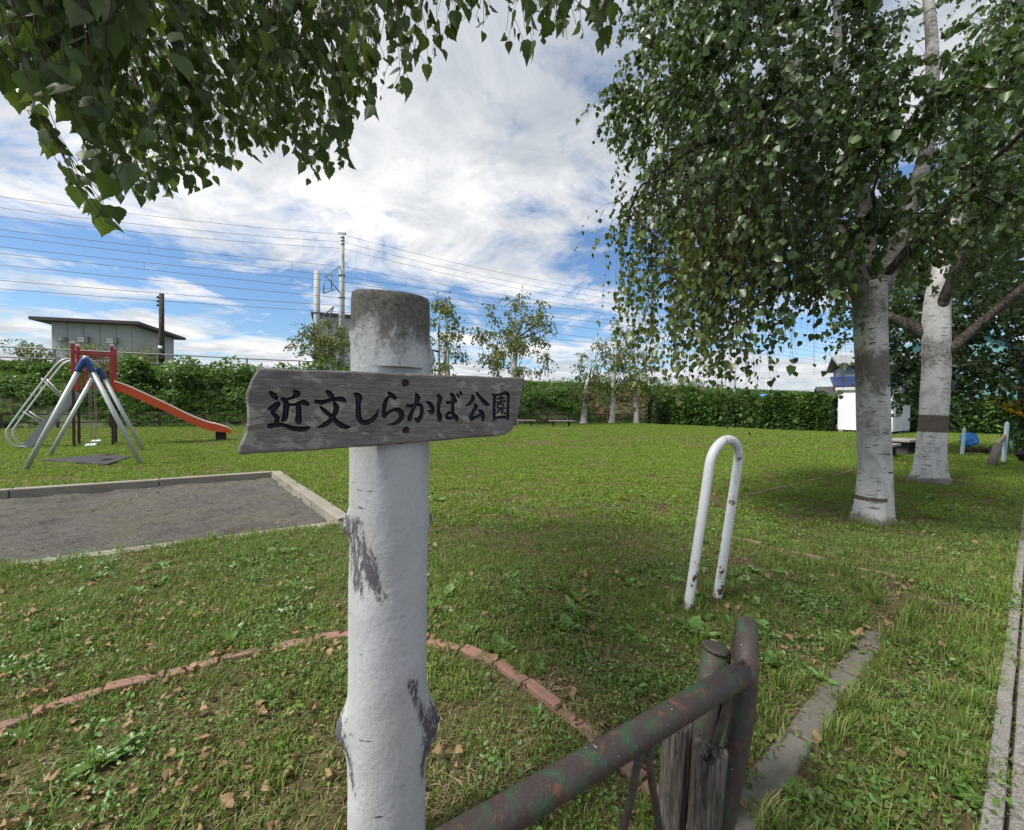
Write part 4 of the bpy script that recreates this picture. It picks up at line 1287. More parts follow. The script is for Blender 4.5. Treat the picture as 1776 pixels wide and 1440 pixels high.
for y in (-0.25, 0.25):
    MB().beam(LP(-hp, y, 1.56), LP(-1.36, y, -0.02), 0.03, 0.19, sd2 * 0 + np.array([0, 0, 1.0])).build('stringer', MAT['steel'], sl)
    hr = catmull([LP(-hp - 0.02, y * 1.2, 2.50), LP(-0.62, y * 1.2, 2.45), LP(-0.85, y * 1.2, 2.12), LP(-1.55, y * 1.2, 0.74), LP(-1.66, y * 1.2, 0.42), LP(-1.56, y * 1.2, 0.12), LP(-1.3, y * 1.2, 0.03)], 6)
    MB().tube(hr, 0.022, 10).build('handrail', MAT['galv'], sl, True)
    for a, b in ((LP(-1.02, y * 1.2, 1.92), LP(-0.62, y, 1.32)), (LP(-1.38, y * 1.2, 1.02), LP(-1.0, y, 0.64))):
        MB().tube([a, b], 0.016, 8).build('strut', MAT['galv'], sl, True)
for i in range(7):
    u = (i + 0.6) / 7.2
    s, z = -hp + (-1.36 + hp) * u, 1.56 - 1.58 * u
    MB().beam(LP(s, -0.24, z), LP(s, 0.24, z), 0.1, 0.025).build('rung', MAT['steel'], sl)
centred(sl)
sl.children[0].name  # parts keep world placement
for c in sl.children:
    if c.name.startswith('platform'):
        c.matrix_parent_inverse = Matrix.Translation(-sl.location)

# ------------------------------------------------------------------ shed, tables and benches
sh = thing('storage_shed', 'white metal storage shed standing at the end of the dark hedge', 'shed', (20.1, 21.9, 0))
P0, D1, D2 = np.array([20.1, 21.9, 0]), np.array([-0.57, 0.82, 0]), np.array([0.82, 0.57, 0])
SP = lambda a, b, z: P0 + D1 * a + D2 * b + np.array([0, 0, z])
W1, W2, H_ = 2.4, 3.3, 2.38
for nm, a0, a1, b0, b1 in (('front_wall', 0, W1, 0, 0.04), ('side_wall', 0, 0.04, 0.04, W2), ('back_wall', 0.04, W1, W2 - 0.04, W2), ('side_wall', W1 - 0.04, W1, 0.04, W2 - 0.04)):
    m = MB()
    v = [SP(a, b, z) for z in (0.14, H_) for a, b in ((a0, b0), (a1, b0), (a1, b1), (a0, b1))]
    m.add(v, [(0, 1, 2, 3), (7, 6, 5, 4), (0, 4, 5, 1), (1, 5, 6, 2), (2, 6, 7, 3), (3, 7, 4, 0)])
    wl = m.build(nm, MAT['shedw'], sh)
    if nm == 'front_wall':
        for a in (0.72, 1.42):
            MB().beam(SP(a, -0.006, 0.2), SP(a, -0.006, H_ - 0.12), 0.02, 0.02, D1).build('door_seam', MAT['joint'], wl)
        MB().beam(SP(1.35, -0.02, 1.0), SP(1.35, -0.02, 1.14), 0.03, 0.03, D1).build('door_handle', MAT['dark'], wl)
    elif b0 == 0.04 and a0 == 0:
        for b in np.arange(0.25, W2, 0.22):
            MB().beam(SP(-0.008, b, 0.18), SP(-0.008, b, H_ - 0.1), 0.035, 0.02, D1).build('wall_rib', MAT['shedw'], wl)
v = [SP(a, b, z) for z in (H_, H_ + 0.17) for a, b in ((-0.12, -0.12), (W1 + 0.12, -0.12), (W1 + 0.12, W2 + 0.12), (-0.12, W2 + 0.12))]
MB().add(v, [(0, 1, 2, 3), (7, 6, 5, 4), (0, 4, 5, 1), (1, 5, 6, 2), (2, 6, 7, 3), (3, 7, 4, 0)]).build('roof', MAT['shedr'], sh)
for a, b in ((0.15, 0.15), (W1 - 0.15, 0.15), (0.15, W2 / 2), (0.15, W2 - 0.15)):
    c = SP(a, b, 0.065)
    MB().box(c, (0.3, 0.2, 0.148), 0.6).build('footing_block', MAT['kerb'], sh)
centred(sh)


def slab_bench(name, c, length, width, height, rz, top, label, cat, thick=0.07, group=None):
    o = thing(name, label, cat, (c[0], c[1], 0), group)
    o.rotation_euler = (0, 0, rz)
    MB().box((0, 0, height - thick / 2), (length, width, thick)).build('seat' if cat == 'bench' else 'table_top', top, o, False, 0.012)
    for s in (-1, 1):
        x = s * length * 0.32
        m = MB()
        wb, wt = 0.16, 0.13
        v = []
        for z, hw_, hl in ((-0.03, width * 0.44, 0.07), (height * 0.25, width * 0.30, 0.05), (height * 0.7, width * 0.30, 0.05), (height - thick - 0.002, width * 0.46, 0.09)):
            v += [(x - hl, -hw_, z), (x + hl, -hw_, z), (x + hl, hw_, z), (x - hl, hw_, z)]
        f = [(0, 3, 2, 1), (12, 13, 14, 15)] + [(4 * i + j, 4 * i + (j + 1) % 4, 4 * i + 4 + (j + 1) % 4, 4 * i + 4 + j) for i in range(3) for j in range(4)]
        m.add(v, f).build('leg', MAT['darkleg'], o)
    return o


slab_bench('park_table', (11.75, 12.35), 1.25, 0.62, 0.44, 0.45, MAT['tabletop'], 'low slab table on dark legs behind the two birch trunks', 'table')
slab_bench('park_bench', (10.35, 11.45), 1.1, 0.4, 0.36, 0.62, MAT['tabletop'], 'slab bench half hidden behind the nearer birch trunk', 'bench')
slab_bench('park_bench', (3.1, 26.1), 1.55, 0.40, 0.42, 0.08, MAT['benchtop'], 'dark bench at the far lawn edge in front of the bank, fully in view', 'bench')
slab_bench('park_bench', (0.75, 26.2), 1.5, 0.40, 0.42, 0.02, MAT['benchtop'], 'dark far bench half hidden behind the right end of the name board', 'bench')

# ------------------------------------------------------------------ fences
fl = thing('low_fence', 'low dark rail fence along the foot of the railway bank', 'fence', tuple(bankpt(0, 0)))
for t in np.arange(-14, 43.5, 1.9):
    p = bankpt(t, 0)
    MB().box((p[0], p[1], 0.33), (0.085, 0.085, 0.74), 0.43).build('post', MAT['fencedark'], fl)
for z in (0.66, 0.30):
    for t in np.arange(-14, 43, 7.6):
        MB().beam(bankpt(t, -0.055, z), bankpt(t + 7.58, -0.055, z + rng.uniform(-0.02, 0.02)), 0.03, 0.055).build('rail', MAT['fencedark'], fl)
centred(fl)
fu = thing('guard_fence', 'grey two rail pipe fence along the top of the bank behind the slide', 'fence', tuple(bankpt(0, 4.6, 2.8)))
for t in np.arange(-6, 24, 3.0):
    MB().beam(bankpt(t, 4.6, 2.5), bankpt(t, 4.6, 4.2), 0.07, 0.07, (1, 0, 0)).build('post', MAT['fencegrey'], fu)
for z in (4.15, 3.6):
    MB().tube([bankpt(t, 4.57, z + 0.02 * math.sin(t)) for t in np.arange(-6, 24.1, 3.0)], 0.038, 8).build('rail', MAT['fencegrey'], fu, True)
centred(fu)
cb = thing('concrete_culvert', 'grey concrete retaining wall on the bank at the left edge of the picture', 'wall', tuple(bankpt(-4, 4.2, 2.4)))
m = MB()
c = bankpt(-5.0, 3.9, 2.55)
m.box(c, (5.2, 0.5, 0.75), math.atan2(U[1], U[0]))
m.build('wall_body', MAT['cwall'], cb, False, 0.02)
c = bankpt(-5.0, 3.9, 2.96)
MB().box(c, (5.3, 0.62, 0.09), math.atan2(U[1], U[0])).build('coping', MAT['fencegrey'], cb)
for dt in (-0.3, 0.05, 0.4):
    MB().beam(bankpt(-3.7 + dt, 3.9, 2.95), bankpt(-3.7 + dt, 3.9, 4.1), 0.06, 0.06, (1, 0, 0)).build('upright', MAT['fencegrey'], cb)
centred(cb)


# ------------------------------------------------------------------ railway: poles, brackets, wires
def catpole(p, ztop, r, label, arm=False, seed=0):
    o = thing('catenary_pole', label, 'pole', (p[0], p[1], 3.1), 'poles of the railway line')
    MB().tube([(p[0], p[1], 2.9), (p[0], p[1], ztop)], [r * 1.15, r * 0.85], 14).build('shaft', MAT['pole'], o, True)
    P3 = lambda t, n_, z: np.array([p[0] + U[0] * t + UN[0] * n_, p[1] + U[1] * t + UN[1] * n_, z])
    for z in (ztop - 3.2, ztop - 5.0):
        MB().tube([(p[0], p[1], z), (p[0], p[1], z + 0.12)], r * 1.2, 14).build('clamp', MAT['fencegrey'], o, True)
    if arm:
        MB().beam(P3(0.2, -1.1, ztop - 0.15), P3(-0.2, 1.1, ztop + 0.62), 0.14, 0.14).build('crossarm', MAT['fencegrey'], o)
        for n_, z in ((-1.05, ztop - 0.3), (1.05, ztop + 0.45), (0.15, ztop - 0.2)):
            for k in range(3):
                c = P3(0.0, n_, z - 0.2 - 0.26 * k)
                MB().tube([c, c + [0, 0, 0.06], c + [0, 0, 0.12]], [0.16, 0.17, 0.05], 10).build('insulator', MAT['insul'], o, True)
    return o, P3


pr_ = np.array([-13.95, 34.0])
pl_ = np.array([-15.0, 31.9])
oR, R3 = catpole(pr_, 14.9, 0.22, 'taller concrete railway pole with slanted crossarm left of the sign post top', True)
oL, L3 = catpole(pl_, 11.4, 0.24, 'shorter plain topped concrete railway pole beside the taller one', False)
hR, hL = np.array([*pr_, 0]), np.array([*pl_, 0])
br_ = [(hR, 10.6, (-1.0, 0.0), 10.6), ]
for a, b in (((*pr_, 12.6), (-14.75, 32.5, 11.1)), ((-14.75, 32.5, 11.1), (-14.75, 32.5, 9.9)), ((*pr_, 10.2), (-14.6, 32.7, 11.2)), ((-14.75, 32.5, 9.9), (-14.3, 33.3, 10.4)), ((-14.4, 33.1, 11.9), (-14.4, 33.1, 10.4))):
    MB().tube([a, b], 0.045, 8).build('bracket', MAT['fencegrey'], oR, True)
for a, b in (((*pl_, 7.6), (-14.0, 32.6, 8.9)), ((-14.0, 32.6, 8.9), (-15.0, 31.95, 5.9)), ((-14.55, 32.2, 7.4), (-13.4, 32.9, 8.3)), ((-13.7, 32.7, 8.2), (-13.8, 32.7, 7.3))):
    MB().tube([a, b], 0.05, 8).build('bracket', MAT['fencegrey'], oL, True)
centred(oR)
centred(oL)
o = thing('utility_pole', 'lone dark topped pole on the bank in front of the concrete building', 'pole', (-22.95, 27.2, 3.1))
MB().tube([(-22.95, 27.2, 2.9), (-22.9, 27.2, 8.35)], [0.17, 0.135], 12).build('shaft', MAT['limb'], o, True)
for k in range(3):
    MB().tube([(-23.15, 27.2, 7.55 + 0.26 * k), (-23.15, 27.2, 7.7 + 0.26 * k)], [0.09, 0.04], 8).build('insulator', MAT['bush'], o, True)
MB().tube([(-22.95, 27.2, 4.7), (-22.95, 27.2, 4.95)], 0.175, 12).build('marker_band', MAT['galv'], o, True)
centred(o)

wz = [(15.05, 0.0, 1.3, 'highest'), (14.5, 0.1, 1.4, 'second highest'), (13.9, -0.1, 1.4, 'third highest'), (12.0, -1.6, 0.7, 'fourth highest'), (11.15, -1.8, 0.25, 'fifth highest'),
      (10.55, -2.6, 0.5, 'sixth highest'), (9.9, -2.6, 0.2, 'fourth lowest'), (9.15, -3.4, 0.3, 'third lowest'), (8.4, -4.2, 0.6, 'second lowest'), (7.9, -4.4, 0.6, 'lowest')]
wires_pts = []
for z, n_, sag, nm in wz:
    pts = []
    for t in np.arange(-100, 251, 2.5):
        u = (t % 50) / 50
        pts.append((pr_[0] + U[0] * t + UN[0] * n_, pr_[1] + U[1] * t + UN[1] * n_, z - 4 * sag * u * (1 - u)))
    wires_pts.append(np.array(pts))
    wr = MB().tube(pts, 0.0135, 5).build('overhead_wire', MAT['wire'], None, True)
    tag(wr, nm + ' of the overhead railway wires crossing the left sky', 'wire', 'overhead railway wires')
    if nm in ('fourth highest', 'sixth highest'):
        nxt = wz[[q[3] for q in wz].index(nm) + 1]
        for t in np.arange(-45, 100, 8.3):
            u = (t % 50) / 50
            b0 = np.array([pr_[0] + U[0] * t + UN[0] * n_, pr_[1] + U[1] * t + UN[1] * n_, z - 4 * sag * u * (1 - u)])
            b1 = np.array([pr_[0] + U[0] * t + UN[0] * nxt[1], pr_[1] + U[1] * t + UN[1] * nxt[1], nxt[0] - 4 * nxt[2] * u * (1 - u)])
            MB().tube([b0, b1], 0.010, 4).build('dropper', MAT['wire'], wr)
for p, zt, lab in (((24.6, 46.0), 8.6, 'thin grey distant pole with crossarm seen through the hanging birch twigs'), ((44.0, 72.0), 7.0, 'small far pole above the hill line left of the grey house')):
    o = thing('utility_pole', lab, 'pole', (*p, 0))
    MB().tube([(*p, -0.1), (*p, zt)], [0.17, 0.11], 10).build('shaft', MAT['pole'], o, True)
    MB().beam((p[0] - 0.9, p[1] + 0.2, zt - 0.5), (p[0] + 0.9, p[1] - 0.2, zt - 0.5), 0.1, 0.1).build('crossarm', MAT['fencegrey'], o)
    for k in (-0.8, 0, 0.8):
        MB().tube([(p[0] + k, p[1] - 0.22 * k, zt - 0.45), (p[0] + k, p[1] - 0.22 * k, zt - 0.2)], 0.06, 8).build('insulator', MAT['insul'], o, True)
    centred(o)


# ------------------------------------------------------------------ buildings
def rect_prism(c0, da, la, db, lb, z0, z1):
    da, db = np.array([*da, 0]), np.array([*db, 0])
    c0 = np.array([*c0, 0.0])
    v = [c0 + da * a + db * b + [0, 0, z] for z in (z0, z1) for a, b in ((0, 0), (la, 0), (la, lb), (0, lb))]
    return MB().add(v, [(0, 3, 2, 1), (4, 5, 6, 7), (0, 1, 5, 4), (1, 2, 6, 5), (2, 3, 7, 6), (3, 0, 4, 7)])


# concrete trackside building: long face towards the park, short face with the door to the right
cb = thing('concrete_building', 'flat roofed grey concrete trackside building above the bank at left', 'building', (-33.2, 29.0, 3.1))
A0 = np.array([-35.3, 31.9])
fa_, fb_ = np.array([0.973, 0.229]), np.array([-0.31, 0.951])
LA, LB, ZT = 5.3, 6.9, 7.35
CBP = lambda a, b, z: np.array([*(A0 + fa_ * a + fb_ * b), z])
wl = MB().add([CBP(a, b, z) for z, zz_ in ((2.9, 0), (ZT, 1)) for a, b in ((0, 0), (LA, 0), (LA, LB), (0, LB))], [(0, 3, 2, 1), (4, 5, 6, 7), (0, 1, 5, 4), (1, 2, 6, 5), (2, 3, 7, 6), (3, 0, 4, 7)]).build('wall', MAT['cwall'], cb)
MB().add([CBP(a, b, z) for z in (ZT + 0.003, ZT + 0.24) for a, b in ((-0.95, -0.75), (LA + 0.7, -0.75), (LA + 0.7, LB + 0.8), (-0.95, LB + 0.8))], [(0, 3, 2, 1), (4, 5, 6, 7), (0, 1, 5, 4), (1, 2, 6, 5), (2, 3, 7, 6), (3, 0, 4, 7)]).build('roof', MAT['roofdark'], cb)
for a, wd in ((0.55, 0.34), (1.75, 0.55), (3.6, 0.55)):
    vt = MB().add([CBP(a + i, -j, z) for z in (6.02 - 0.3 * wd, 6.02 + 0.5 * wd) for i, j in ((0, 0.02), (wd * 1.25, 0.02), (wd * 1.25, 0.30), (0, 0.30))], [(0, 1, 2, 3), (7, 6, 5, 4), (0, 4, 5, 1), (1, 5, 6, 2), (2, 6, 7, 3), (3, 7, 4, 0)]).build('vent_box', MAT['fencegrey'], wl)
    for k in range(4):
        z = 6.06 - 0.3 * wd + k * 0.185 * wd
        MB().beam(CBP(a + 0.06, -0.315, z), CBP(a + wd * 1.25 - 0.2, -0.315, z), 0.03, 0.15 * wd, (0, 0, 1)).build('louvre', MAT['louvre'], vt)
MB().beam(CBP(LA + 0.02, 2.6, 3.0), CBP(LA + 0.02, 2.6, 5.35), 1.3, 0.04, (fa_[0], fa_[1], 0)).build('door', MAT['dark'], cb)
for a in np.arange(1.0, LA, 1.05):
    MB().beam(CBP(a, -0.004, 3.0), CBP(a, -0.004, ZT - 0.02), 0.02, 0.015, (fa_[0], fa_[1], 0)).build('panel_joint', MAT['roofdark'], wl)
centred(cb)

gb = thing('grey_block_building', 'pale grey block building behind the railway poles beside the sign post', 'building', (-19.0, 42, 3.1))
w0 = rect_prism((-19.6, 41.5), (0.92, 0.39), 8.0, (-0.39, 0.92), 6, 2.9, 10.1).build('wall', MAT['cwall'], gb)
rect_prism((-19.9, 41.1), (0.92, 0.39), 8.7, (-0.39, 0.92), 6.6, 10.103, 10.4).build('roof', MAT['roofdark'], gb)
for z in (4.2, 5.8, 7.4, 9.0):
    MB().beam((-19.6 + 0.0, 41.49, z), (-12.3, 44.58, z), 0.03, 0.03).build('panel_joint', MAT['roofdark'], w0)
centred(gb)


def house(label, x0, y0, lx, ly, h, wallm, roofm, pitch, wins, rz=0.0, ridge_x=True, z0=0):
    o = thing('house', label, 'house', (x0, y0, z0))
    o.rotation_euler = (0, 0, rz)
    m = MB().add([(x, y, z) for z in (-0.1, h) for x, y in ((0, 0), (lx, 0), (lx, ly), (0, ly))], [(0, 3, 2, 1), (4, 5, 6, 7), (0, 1, 5, 4), (1, 2, 6, 5), (2, 3, 7, 6), (3, 0, 4, 7)])
    if not ridge_x:
        m.add([(0, 0, h), (lx, 0, h), (lx / 2, 0, h + pitch - 0.02), (0, ly, h), (lx, ly, h), (lx / 2, ly, h + pitch - 0.02)], [(0, 1, 2), (4, 3, 5)])
    wl = m.build('wall', wallm, o)
    e = 0.5
    if ridge_x:
        v = [(-e, -e, h - 0.12), (lx + e, -e, h - 0.12), (lx + e, ly / 2, h + pitch), (-e, ly / 2, h + pitch), (lx + e, ly + e, h - 0.12), (-e, ly + e, h - 0.12)]
        v += [(x, y, z + 0.18) for x, y, z in v]
        f = [(6, 7, 8, 9), (9, 8, 10, 11), (3, 2, 1, 0), (5, 4, 2, 3), (0, 1, 7, 6), (4, 5, 11, 10), (1, 2, 8, 7), (2, 4, 10, 8), (3, 0, 6, 9), (5, 3, 9, 11)]
    else:
        v = [(-e, -e, h - 0.15), (-e, ly + e, h - 0.15), (lx / 2, ly + e, h + pitch), (lx / 2, -e, h + pitch), (lx + e, ly + e, h - 0.15), (lx + e, -e, h - 0.15)]
        v += [(x, y, z + 0.18) for x, y, z in v]
        f = [(9, 8, 7, 6), (11, 10, 8, 9), (0, 1, 2, 3), (3, 2, 4, 5), (0, 6, 7, 1), (4, 10, 11, 5), (1, 7, 8, 2), (2, 8, 10, 4), (3, 9, 6, 0), (5, 11, 9, 3)]
    MB().add(v, f).build('roof', roofm, o)
    for (x, z, w_, h_) in wins:
        wn = MB().box((x, -0.03, z), (w_, 0.06, h_)).build('window', MAT['frame'], o)
        MB().box((x - w_ * 0.235, -0.064, z), (w_ * 0.42, 0.012, h_ * 0.86)).build('pane', MAT['glass'], wn)
        MB().box((x + w_ * 0.235, -0.064, z), (w_ * 0.42, 0.012, h_ * 0.86)).build('pane', MAT['glass'], wn)
    return o


hg = house('grey blue house with dark overhanging roof behind the white shed', 25.8, 32.3, 6.2, 6.5, 4.75, MAT['hgrey'], MAT['roofgrey'], 0.9, [(1.6, 3.9, 1.3, 0.8), (4.4, 3.9, 1.3, 0.8)], -0.55)
MB().add([(-0.9, -2.2, 3.05), (6.4, -2.2, 3.05), (6.4, -0.01, 3.85), (-0.9, -0.01, 3.85), (-0.9, -2.2, 2.9), (6.4, -2.2, 2.9), (6.4, -0.01, 3.7), (-0.9, -0.01, 3.7)], [(0, 1, 2, 3), (7, 6, 5, 4), (0, 4, 5, 1), (1, 5, 6, 2), (2, 6, 7, 3), (3, 7, 4, 0)]).build('porch_roof', MAT['roofblue'], hg)
for x in (-0.7, 2.8, 6.2):
    MB().box((x, -2.0, 1.45), (0.12, 0.12, 2.9)).build('porch_post', MAT['hbrown'], hg)
house('teal green house seen between the two birch trunks and the dark foliage', 33.4, 36.0, 7.0, 7.0, 6.3, MAT['teal'], MAT['teal'], 2.0, [(1.8, 4.6, 1.5, 1.0), (5.0, 4.6, 1.5, 1.0), (2.0, 1.5, 1.6, 1.2)], -0.55, False)
house('low brown house with a dark roof left of the white shed', 23.6, 31.2, 3.2, 4.5, 2.35, MAT['hbrown'], MAT['roofdark'], 0.55, [(1.8, 1.7, 0.5, 0.4)], -0.55)
house('distant house with a bright blue roof behind the hedge', 25.5, 45, 3.4, 4.5, 2.2, MAT['cwall'], MAT['brightblue'], 0.55, [(1.0, 1.2, 0.7, 0.6)], -0.1)
house('pale far house glimpsed under the dark tree at right', 42.0, 34.0, 8.0, 7.0, 4.6, MAT['cwall'], MAT['roofdark'], 1.6, [(2.0, 3.4, 1.6, 1.1), (5.5, 3.4, 1.6, 1.1)], -0.3)


# ------------------------------------------------------------------ small things by the pavement at right
for p, h, lab in (((13.05, 12.01), 0.78, 'pale blue grey fence stake nearest the farther birch trunk'), ((12.35, 10.40), 1.0, 'pale blue leaning stake beside the broken wooden post'), ((16.9, 14.0), 0.95, 'pale blue grey post farthest along the pavement edge')):
    m = MB().beam((p[0], p[1], -0.05), (p[0] + 0.06 * h, p[1], h), 0.065, 0.06, (0, 1, 0))
    m.tube([(p[0] + 0.06 * h, p[1], h - 0.01), (p[0] + 0.062 * h, p[1], h + 0.03)], [0.035, 0.015], 8)
    tag(m.build('fence_stake', MAT['palepost'], None, False, 0.006), lab, 'post')
bp = thing('broken_post', 'short brown leaning wooden post with a cross rail near the right edge', 'post', (11.4, 9.8, 0))
MB().tube([(11.36, 9.8, -0.05), (11.44, 9.82, 0.2), (11.58, 9.86, 0.52)], [0.09, 0.085, 0.075], 12).build('stump', MAT['stake'], bp, True)
MB().beam((11.56, 9.86, 0.48), (12.36, 10.4, 0.66), 0.05, 0.11).build('cross_rail', MAT['plank'], bp)
centred(bp)


def lump(name, c, r, mat, label, cat, seed, sq=(1, 1, 1)):
    g = np.random.default_rng(seed)
    n, m = 20, 12
    V = []
    ph = g.uniform(0, 6, 6)
    for i in range(m + 1):
        v = math.pi * i / m
        for j in range(n):
            u = 2 * math.pi * j / n
            k = r * (1 + 0.14 * math.sin(3 * u + ph[0]) * math.sin(v) + 0.12 * math.sin(5 * v + 2 * u + ph[1]) + 0.05 * g.normal() * (0 < i < m))
            V.append((c[0] + sq[0] * k * math.sin(v) * math.cos(u), c[1] + sq[1] * k * math.sin(v) * math.sin(u), c[2] + sq[2] * k * math.cos(v)))
    F = [(i * n + j, (i + 1) * n + j, (i + 1) * n + (j + 1) % n, i * n + (j + 1) % n) for i in range(m) for j in range(n)]
    return tag(mesh_obj(name, V, F, mat, None, True), label, cat)


lump('plastic_bag', (13.75, 12.5, 0.42), 0.22, MAT['bluebag'], 'bright blue plastic bag on the heap beyond the farther birch', 'bag', 1, (1, 0.8, 0.9))
g = np.random.default_rng(8)
V, F = blades(g, 420, 0.42, 0.10, 0.42, 0.016, 1.3)
V = V * [1.0, 0.8, 0.9] + [14.35, 12.6, 0.0]
tag(mesh_obj('straw_heap', V, F, MAT['thatch']), 'low brown heap of cut stalks beside the blue bag', 'heap')
lump('black_bag', (12.92, 10.30, 0.20), 0.21, MAT['blackbag'], 'rounded black bag cut off by the right edge of the picture', 'bag', 3, (1, 1, 1.1))
fp = thing('flowering_plant', 'tall plant with yellow and orange flowers at the right edge', 'plant', (15.5, 12.6, 0))
g = np.random.default_rng(31)
pp, aa = [], []
m = MB()
for k in range(16):
    b = np.array([15.6 + g.normal() * 0.16, 12.6 + g.normal() * 0.16, 0])
    tp = b + [g.normal() * 0.15, g.normal() * 0.15, g.uniform(1.1, 2.2)]
    m.tube([b, (b + tp) / 2 + g.normal(size=3) * 0.03, tp], 0.012, 5)
    for q in range(10):
        pp.append(tp + g.normal(size=3) * 0.02)
        a = 2 * math.pi * q / 10
        aa.append((math.cos(a), math.sin(a), 0.25 * g.normal()))
m.build('stems', MAT['bush'], fp)
V, F = leaves(np.array(pp), np.array(aa), g.uniform(0.14, 0.22, len(pp)), g, LEAF_OVAL)
mesh_obj('flowers', V, F, MAT['yellow'], fp)
q = np.column_stack([15.7 + g.normal(size=420) * 0.22, 12.6 + g.normal(size=420) * 0.2, g.uniform(0.1, 1.5, 420)])
V, F = leaves(q, g.normal(size=(420, 3)), g.uniform(0.1, 0.22, 420), g, LEAF_OVAL)
mesh_obj('foliage', V, F, MAT['bush'], fp)
centred(fp)

# ------------------------------------------------------------------ bushes, hedge
def bush(t, off, r, h, mat, label, cat='bush', seed=0, size=0.17, n=900, group=None, name='bush'):
    g = np.random.default_rng(100 + seed)
    c = bankpt(t, off, float(bank_height(off)))
    o = thing(name, label, cat, tuple(c), group)
    k = 9
    cc = np.column_stack([g.normal(size=k) * r * 0.45, g.normal(size=k) * r * 0.4, g.uniform(0.25, 0.85, k) * h])
    w_ = g.integers(0, k, n)
    d = nrm(g.normal(size=(n, 3)))
    P = cc[w_] + d * (r * 0.42 * g.uniform(0.55, 1.05, n) ** 0.5)[:, None] * [1, 1, 0.8]
    P[:, 2] = np.maximum(P[:, 2], -0.15)
    V, F = leaves(P, d * 0.8 + g.normal(size=(n, 3)) * 0.5 + [0, 0, -0.25], size * g.uniform(0.6, 1.2, n), g, LEAF_OVAL, flat=d * 0.5 + [0, 0, 0.8])
    mesh_obj('foliage', V, F, mat, o)
    m = MB()
    for i in range(k):
        m.tube([(cc[i, 0] * 0.3, cc[i, 1] * 0.3, -0.2), cc[i] * [0.7, 0.7, 0.5], cc[i]], [0.03, 0.02, 0.01], 5)
    m.build('stems', MAT['twig'], o)
    return o


ORD = ['first', 'second', 'third', 'fourth', 'fifth', 'sixth', 'seventh', 'eighth', 'ninth', 'tenth']
bl = [(6.5, 3.3, 1.25, 1.5), (8.6, 3.4, 1.5, 1.55), (11.2, 3.3, 1.6, 1.6), (13.4, 3.4, 1.4, 1.5), (15.6, 3.7, 1.4, 1.6), (17.6, 3.6, 1.3, 1.5)]
for i, b in enumerate(bl):
    bush(*b, MAT['bush'], 'large leaved bush on the bank, ' + ORD[i] + ' from the slide towards the name board', 'bush', i, 0.24, 900, 'large leaved bushes on the bank')
for i, (t, o_) in enumerate(((-6, 2.2), (-3, 2.6), (-0.5, 2.1), (2.2, 2.6), (4.4, 2.2), (9.3, 2.1), (12.5, 2.2), (15.4, 2.2), (18, 2.3))):
    bush(t, o_, 1.25, 0.95, MAT['bush'], 'low dense green bush on the lower bank behind the playground, ' + ORD[i] + ' from the left', 'bush', 20 + i, 0.15, 900, 'low bushes at the foot of the bank')
for i, (t, o_) in enumerate(((-9.5, 5.6), (-7.2, 6.0), (-4.6, 6.2), (-1.8, 6.2), (1.2, 6.4), (4.0, 6.3), (6.6, 6.3))):
    bush(t, o_, 1.3, 1.5 if i else 2.4, MAT['leafF'], 'pale weedy shrub on top of the bank behind the pipe fence, ' + ORD[i] + ' from the left', 'bush', 40 + i, 0.13, 1000, 'weedy shrubs on top of the bank')
for i, (t, o_) in enumerate(((22.5, 2.8), (25.5, 2.4), (28.5, 3.2), (31.5, 2.4), (34.5, 3.4), (37.5, 4.2), (40.5, 4.4), (43.5, 4.6), (47, 4.6), (51, 4.8))):
    bush(t, o_, 1.5, 1.15, MAT['bush'], 'low green bush on the bank behind the row of far birches, ' + ORD[i] + ' from the left', 'bush', 60 + i, 0.17, 900, 'bushes behind the far birches')


